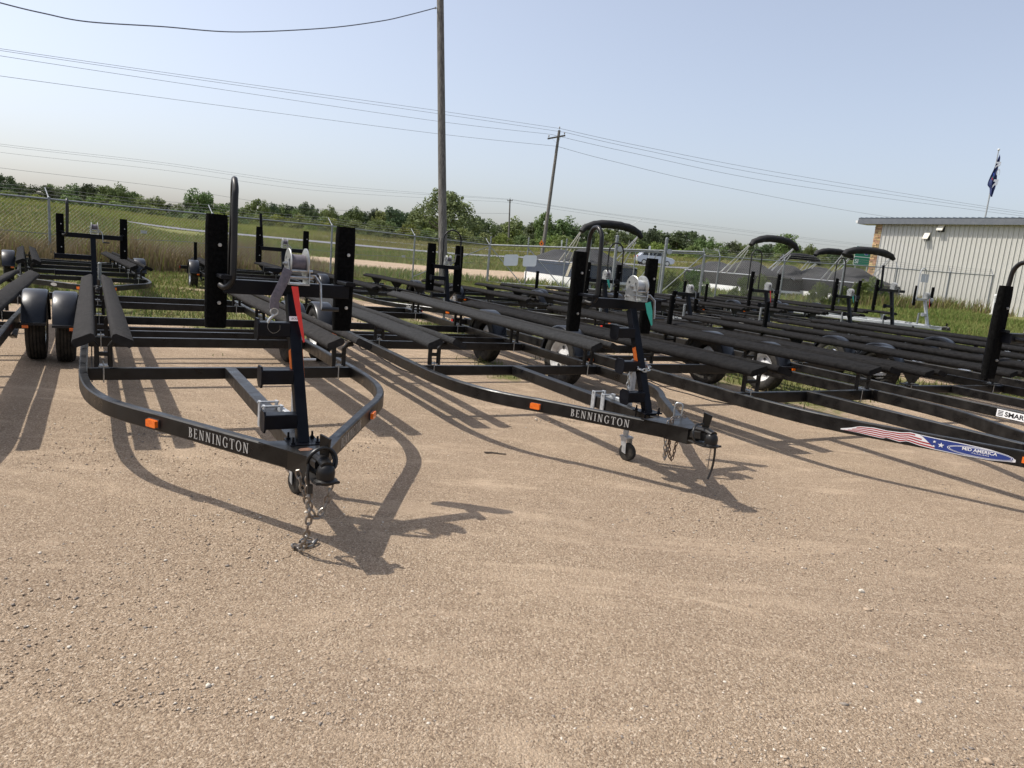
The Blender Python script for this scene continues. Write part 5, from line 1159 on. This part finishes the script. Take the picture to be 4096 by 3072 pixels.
def plant(kind, var, leafm, has_trunk=True):
    key = (kind, var, leafm)
    if key not in PROTO:
        v, f = crown_mesh(kind, 100 + var * 7 + len(kind)); t = thing('tree' if has_trunk else 'shrub')
        big_mesh('crown' if has_trunk else 'foliage', v, f, leafm, 4, t)
        mb = MB(); r_ = random.Random(var * 13 + 5)
        if has_trunk:
            hh = .55 if kind != 'tall' else .7; mb.sweep([(0, 0, -.05), (.006, 0, .12), (-.006, .004, .3), (.004, 0, hh)], circ(1, 8), up=(0, 1, 0), scales=[.034, .026, .022, .010])
            for i in range(7):
                a = r_.random() * 6.28; z0 = .22 + .3 * r_.random(); l = .22 + .14 * r_.random(); mb.sweep([(0, 0, z0), (math.cos(a) * l * .5, math.sin(a) * l * .5, z0 + .10), (math.cos(a) * l, math.sin(a) * l, z0 + .26)], circ(1, 5), up=(0, 1, 0), scales=[.013, .009, .003])
        else:
            for i in range(7):
                a = r_.random() * 6.28; l = .4; mb.sweep([(0, 0, -.05), (math.cos(a) * l * .4, math.sin(a) * l * .4, .3), (math.cos(a) * l, math.sin(a) * l, .65)], circ(1, 5), up=(0, 1, 0), scales=[.02, .014, .004])
        mb.build('trunk' if has_trunk else 'stem', 'bark', t); PROTO[key] = [t, False]
    t, used = PROTO[key]
    if not used: PROTO[key][1] = True; return t
    return copy_tree(t)
KINDS = {'dark': [('oak', 0, 'leaf_dark'), ('oak', 1, 'leaf_dark'), ('maple', 0, 'leaf_dark'), ('maple', 3, 'leaf_mid'), ('tall', 0, 'leaf_dark')],
         'mid': [('maple', 1, 'leaf_mid'), ('oak', 2, 'leaf_mid'), ('tall', 1, 'leaf_mid'), ('maple', 2, 'leaf_pale')],
         'pale': [('maple', 2, 'leaf_pale'), ('tall', 2, 'leaf_pale')], 'pine': [('pine', 0, 'leaf_dark'), ('pine', 1, 'leaf_dark')], 'willow': [('willow', 0, 'leaf_willow')],
         'shrub': [('bush', 0, 'leaf_mid'), ('bush', 1, 'leaf_pale'), ('bush', 2, 'leaf_bright'), ('bush', 3, 'leaf_mid'), ('bush', 1, 'leaf_bright')]}
LAB = {'dark': 'dark green broadleaf tree in the treeline beyond the highway', 'mid': 'mid green leafy tree in the treeline beyond the highway', 'pale': 'pale yellow-green tree in the treeline beyond the highway', 'pine': 'dark narrow conifer in the treeline beyond the highway', 'willow': 'tall airy willow-like tree directly behind the wooden pole', 'shrub': 'light green shrub growing below the treeline beyond the highway'}
def grow(kind, px, topy, D, wpx=None, label=None, depth_flat=1.0):
    k, var, m = random.choice(KINDS[kind]); t = plant(k, var, m, kind != 'shrub'); top = spot(px, topy, D); g = gz(top.x, top.y) - .1; h = max(1.2, top.z - g)
    natw = {'oak': .98, 'maple': .80, 'tall': .52, 'pine': .5, 'willow': .95, 'bush': 1.5}[k] * h
    w = (wpx / FPX * D) if wpx else natw * random.uniform(.85, 1.15)
    t.location = (top.x, top.y, g); sx = w / natw * h; t.scale = (sx, sx, h * 1.02); t.rotation_euler = (0, 0, random.random() * 6.28)
    tag(t, label or LAB[kind], 'shrub' if kind == 'shrub' else 'tree', {'shrub': 'shrubs below the treeline'}.get(kind, 'trees along the horizon')); return t
TL = [(-900, 650), (-400, 690), (0, 700), (100, 740), (200, 735), (360, 735), (480, 735), (560, 775), (620, 782), (700, 805), (860, 790), (900, 812), (1000, 815), (1250, 815), (1330, 830), (1500, 835), (1580, 838), (1650, 855), (1800, 860), (1900, 865), (1970, 888), (2060, 880), (2180, 880), (2270, 890), (2350, 902), (2480, 910), (2600, 917), (2700, 925), (2800, 930), (2900, 958), (3100, 960), (3250, 978), (3400, 992), (3500, 1003), (4100, 1040), (4700, 1080)]
tlx = [a for a, b in TL]; tly = [b for a, b in TL]
# trees that stand out
for kd, px, ty, w, D in (('dark', 15, 692, 95, 170), ('dark', 360, 728, 95, 168), ('mid', 450, 727, 110, 165), ('mid', 495, 748, 80, 165), ('dark', 803, 758, 125, 160), ('pale', 1030, 790, 90, 158), ('dark', 1090, 805, 70, 165), ('dark', 1235, 806, 85, 160), ('mid', 1325, 822, 60, 160), ('dark', 1420, 826, 80, 160), ('dark', 1505, 827, 65, 165), ('dark', 1578, 827, 90, 160), ('dark', 1665, 835, 70, 160), ('dark', 1895, 858, 120, 160),
                        ('willow', 1785, 758, 330, 122), ('mid', 2058, 864, 90, 158), ('pale', 2180, 842, 78, 150), ('mid', 2264, 861, 100, 150), ('dark', 2590, 912, 105, 175), ('dark', 2705, 921, 110, 178), ('pine', 2780, 920, 60, 172), ('pine', 2815, 934, 45, 172), ('pine', 2620, 905, 40, 180), ('pale', 3152, 928, 84, 150), ('mid', 3236, 973, 55, 160), ('pine', 1950, 882, 30, 165), ('pine', 305, 745, 30, 170), ('pine', 2765, 917, 45, 176)):
    grow(kd, px, ty, D, w, 'big round dark oak standing alone against the sky beyond the field' if px == 803 else ('lone airy pale tree rising above the treeline behind the second canopy' if px == 3152 else None))
px = -700
while px < 4650:
    ty = float(np.interp(px, tlx, tly)); D = random.uniform(160, 200)
    grow(random.choice(['dark', 'dark', 'dark', 'mid', 'mid', 'pale'] if px < 2400 else ['dark', 'dark', 'mid']), px, ty + random.uniform(-4, 22), D); px += random.uniform(30, 52) if -100 < px < 3600 else 95
px = -600
while px < 4300:
    ty = float(np.interp(px, tlx, tly)); hor = 844 + .0893 * px; f = random.uniform(.52, .78) if px < 2300 else random.uniform(.45, .75)
    grow('shrub', px, hor - (hor - ty) * f, random.uniform(128, 150)); px += random.uniform(26, 46) if -100 < px < 3600 else 100
px = 2300
while px < 3650:      # bushy slope behind the boats
    ty = float(np.interp(px, tlx, tly)); hor = 844 + .0893 * px
    grow('shrub', px, hor - (hor - ty) * random.uniform(.42, .62), random.uniform(118, 128)); px += random.uniform(26, 44)
px = 850
while px < 2000:
    hor = 844 + .0893 * px; ty = float(np.interp(px, tlx, tly)); grow('shrub', px, hor - (hor - ty) * random.uniform(.40, .58), random.uniform(122, 130)); px += random.uniform(40, 80)
# vines and shrubs at the right fence
for px, py, D, w in ((2700, 1075, 31.5, 190), (2790, 1060, 31.2, 160), (2990, 1090, 31.4, 130), (3060, 1085, 31.6, 90), (3300, 1120, 32, 130), (3450, 1105, 32, 170), (3520, 1085, 32.4, 120), (3400, 1130, 32, 110)):
    t = plant('bush', (px // 10) % 4, 'vine_leaf', False); top = spot(px, py, D); g = gz(top.x, top.y) - .05; h = max(.6, top.z - g); ww = w / FPX * D / 1.5
    t.location = (top.x, top.y, g); t.scale = (ww, ww * .45, h); tag(t, 'leafy green vine bush climbing the chain-link fence by the boats', 'shrub', 'bushes climbing the fence')

def blades(name, x, y, h, w, mats, mi, lean=.35, seed=1, label=None, cat=None):
    r_ = np.random.default_rng(seed); n = len(x); z = ground_z(x, y) - .01; a = r_.random(n) * 6.283; la = r_.random(n) * 6.283; ln = h * lean * r_.random(n)
    dx, dy = np.cos(a) * w / 2, np.sin(a) * w / 2
    b0 = np.stack([x - dx, y - dy, z], 1); b1 = np.stack([x + dx, y + dy, z], 1); mx, my = x + np.cos(la) * ln * .35, y + np.sin(la) * ln * .35
    m0 = np.stack([mx - dx * .7, my - dy * .7, z + h * .6], 1); m1 = np.stack([mx + dx * .7, my + dy * .7, z + h * .6], 1); tp = np.stack([x + np.cos(la) * ln, y + np.sin(la) * ln, z + h], 1)
    v = np.stack([b0, b1, m1, m0, tp], 1).reshape(-1, 3); i = np.arange(n)[:, None] * 5
    f = np.concatenate([i + np.array([0, 1, 2]), i + np.array([0, 2, 3]), i + np.array([3, 2, 4])], 1).reshape(-1, 3)
    o = big_mesh(name, v, f, None, 3, mats=mats, mi=np.repeat(mi, 3)); tag(o, label, cat, None, 'stuff'); return o
# tufts in the lot
n = 420000; x = rng.uniform(-15, 20, n); y = rng.uniform(8.0, 34, n); g = grass_amount(x, y)
tuft = vnoise(x * 3.1, y * 3.1, 44); keep = (y < fence_y(x) + .2) & (rng.random(n) < g ** 1.4 * .8) & (tuft > .42 - g * .25) & (np.abs(x / y) < .95); x, y, g = x[keep], y[keep], g[keep]
lush = np.clip((x - 9) / 4, 0, 1) * np.clip((y - 17) / 5, 0, 1)
mi = np.where(rng.random(len(x)) < .22 * (1 - lush), 2, np.where(rng.random(len(x)) < .3, 1, 0))
blades('lot_grass', x, y, (.03 + .09 * rng.random(len(x)) * (.4 + .8 * vnoise(x * .9, y * .9, 5))) * (1 + 1.6 * lush), .009 + .012 * y / 20, ['grass_green', 'grass_olive', 'grass_dry'], mi, .8, 2, 'sparse green grass tufts growing through the gravel lot', 'grass')
# dry weeds along the left fence
n = 90000; s = rng.random(n); x = rng.uniform(-24, -3.5, n); y = fence_y(x) + rng.uniform(-2.2, 8, n) ; k = np.clip((-6.0 - x) / 4, 0, 1); keep = rng.random(n) < k * (.35 + .65 * vnoise(x * .5, y * .5, 8)); x, y = x[keep], y[keep]
nz = vnoise(x * .45, y * .45, 17)
blades('dry_weeds', x, y, (.35 + .95 * rng.random(len(x)) * nz) * np.clip((-5.5 - x) / 5, .3, 1), .02 + .02 * rng.random(len(x)), ['grass_dry', 'grass_olive', 'grass_field'], np.where(rng.random(len(x)) < .86, 0, np.where(nz > .55, 2, 1)), .6, 3, 'tall dry brown weeds along the chain-link fence', 'weeds')
# verge and field beyond the fence
n = 330000; d = 20 + 112 * rng.random(n) ** 1.1; tt = rng.uniform(-.95, .80, n); x = tt * d; y = d; g = grass_amount(x, y); keep = (y > fence_y(x) + .4) & (g > .4) & ~((y > 79.5) & (y < 86)) & ~((y > 105.5) & (y < 109.6)); x, y = x[keep], y[keep]
f1 = fbm(x, y, .05, 31); r2 = rng.random(len(x)); left = np.clip((-.25 - x / y) * 4, 0, 1)
mi = np.where(y > 89, np.where(r2 < .35 + .4 * left + (f1 - .5) * 1.5, 2, 1), np.where(r2 < .62 + (f1 - .5), 0, 1)); mi = np.where(rng.random(len(x)) < .08, 3, mi)
blades('field_grass', x, y, (.10 + .20 * rng.random(len(x))) * (1 + .9 * (y > 89)) * (.6 + f1), .02 + .0007 * y, ['grass_green', 'grass_olive', 'grass_field', 'grass_dry'], mi, .7, 4, 'mixed green and straw grass of the verge and field', 'grass')
# weeds at the building fence
n = 9000; x = rng.uniform(15, 23, n); y = fence_y(x) + rng.normal(0, .5, n); keep = rng.random(n) < np.clip((22 - x) / 4, .15, 1); x, y = x[keep], y[keep]
blades('fence_weeds', x, y, .2 + .6 * rng.random(len(x)) ** 1.5, .035 * np.ones(len(x)), ['grass_green', 'grass_dry', 'grass_olive'], rng.integers(0, 3, len(x)), .6, 6, 'ragged weeds along the fence beside the metal building', 'weeds')

# ------------------------------------------------------------------ loose stones on the gravel
def stones(name, n, ymin, ymax, smin, smax, pw, seed, label):
    r_ = np.random.default_rng(seed); ph = (1 + 5 ** .5) / 2
    iv = np.array([(-1, ph, 0), (1, ph, 0), (-1, -ph, 0), (1, -ph, 0), (0, -1, ph), (0, 1, ph), (0, -1, -ph), (0, 1, -ph), (ph, 0, -1), (ph, 0, 1), (-ph, 0, -1), (-ph, 0, 1)]) / 1.9
    fa = np.array([(0, 11, 5), (0, 5, 1), (0, 1, 7), (0, 7, 10), (0, 10, 11), (1, 5, 9), (5, 11, 4), (11, 10, 2), (10, 7, 6), (7, 1, 8), (3, 9, 4), (3, 4, 2), (3, 2, 6), (3, 6, 8), (3, 8, 9), (4, 9, 5), (2, 4, 11), (6, 2, 10), (8, 6, 7), (9, 8, 1)])
    y = ymin + (ymax - ymin) * r_.random(n) ** pw; x = r_.uniform(-.95, .95, n) * (y * .78 + .3); cl = fbm(x, y, .9, 77); keep = r_.random(n) < np.clip(cl * 2.2 - .45, .08, 1); x, y = x[keep], y[keep]; n = len(x)
    s = smin + (smax - smin) * r_.random(n) ** 5; z = ground_z(x, y)
    v = iv[None] * (1 + .28 * r_.normal(size=(n, 12, 1))) * np.stack([s * r_.uniform(.7, 1.3, n), s * r_.uniform(.7, 1.2, n), s * r_.uniform(.3, .7, n)], 1)[:, None, :]
    a = r_.random(n) * 6.283; c, sn = np.cos(a)[:, None], np.sin(a)[:, None]
    X = v[..., 0] * c - v[..., 1] * sn + x[:, None]; Y = v[..., 0] * sn + v[..., 1] * c + y[:, None]; Z = v[..., 2] + (z + s * .12)[:, None]
    V_ = np.stack([X, Y, Z], -1).reshape(-1, 3); F_ = (fa[None] + (np.arange(n) * 12)[:, None, None]).reshape(-1, 3); q = r_.random(n); mi = np.where(q < .78, 0, np.where(q < .90, 1, 2))
    o = big_mesh(name, V_, F_, None, 3, mats=['pebble', 'pebble_grey', 'pebble_pale'], mi=np.repeat(mi, 20)); return tag(o, label, 'gravel', None, 'stuff')
stones('loose_gravel', 60000, 1.9, 9.0, .0018, .0075, 1.25, 11, 'small loose stones scattered over the gravel lot')
stones('larger_pebbles', 260, 2.0, 8.0, .005, .017, 1.2, 12, 'larger pebbles lying on the gravel lot')
q = (.02, 3.9); t = MB()
mb = MB(); q = spot(1985, 1762, 5.15); mb.tube([(-.08, 0, .006), (-.03, .008, .008), (.03, -.004, .007), (.08, .006, .005)], .005, 6); mb.tube([(-.07, -.02, .005), (.02, .014, .009)], .0035, 5); ob = mb.build('fallen_twig', 'debris'); ob.location = (q.x, q.y, gz(q.x, q.y)); tag(ob, 'dark broken twig lying on gravel between the two lettered trailers', 'twig')
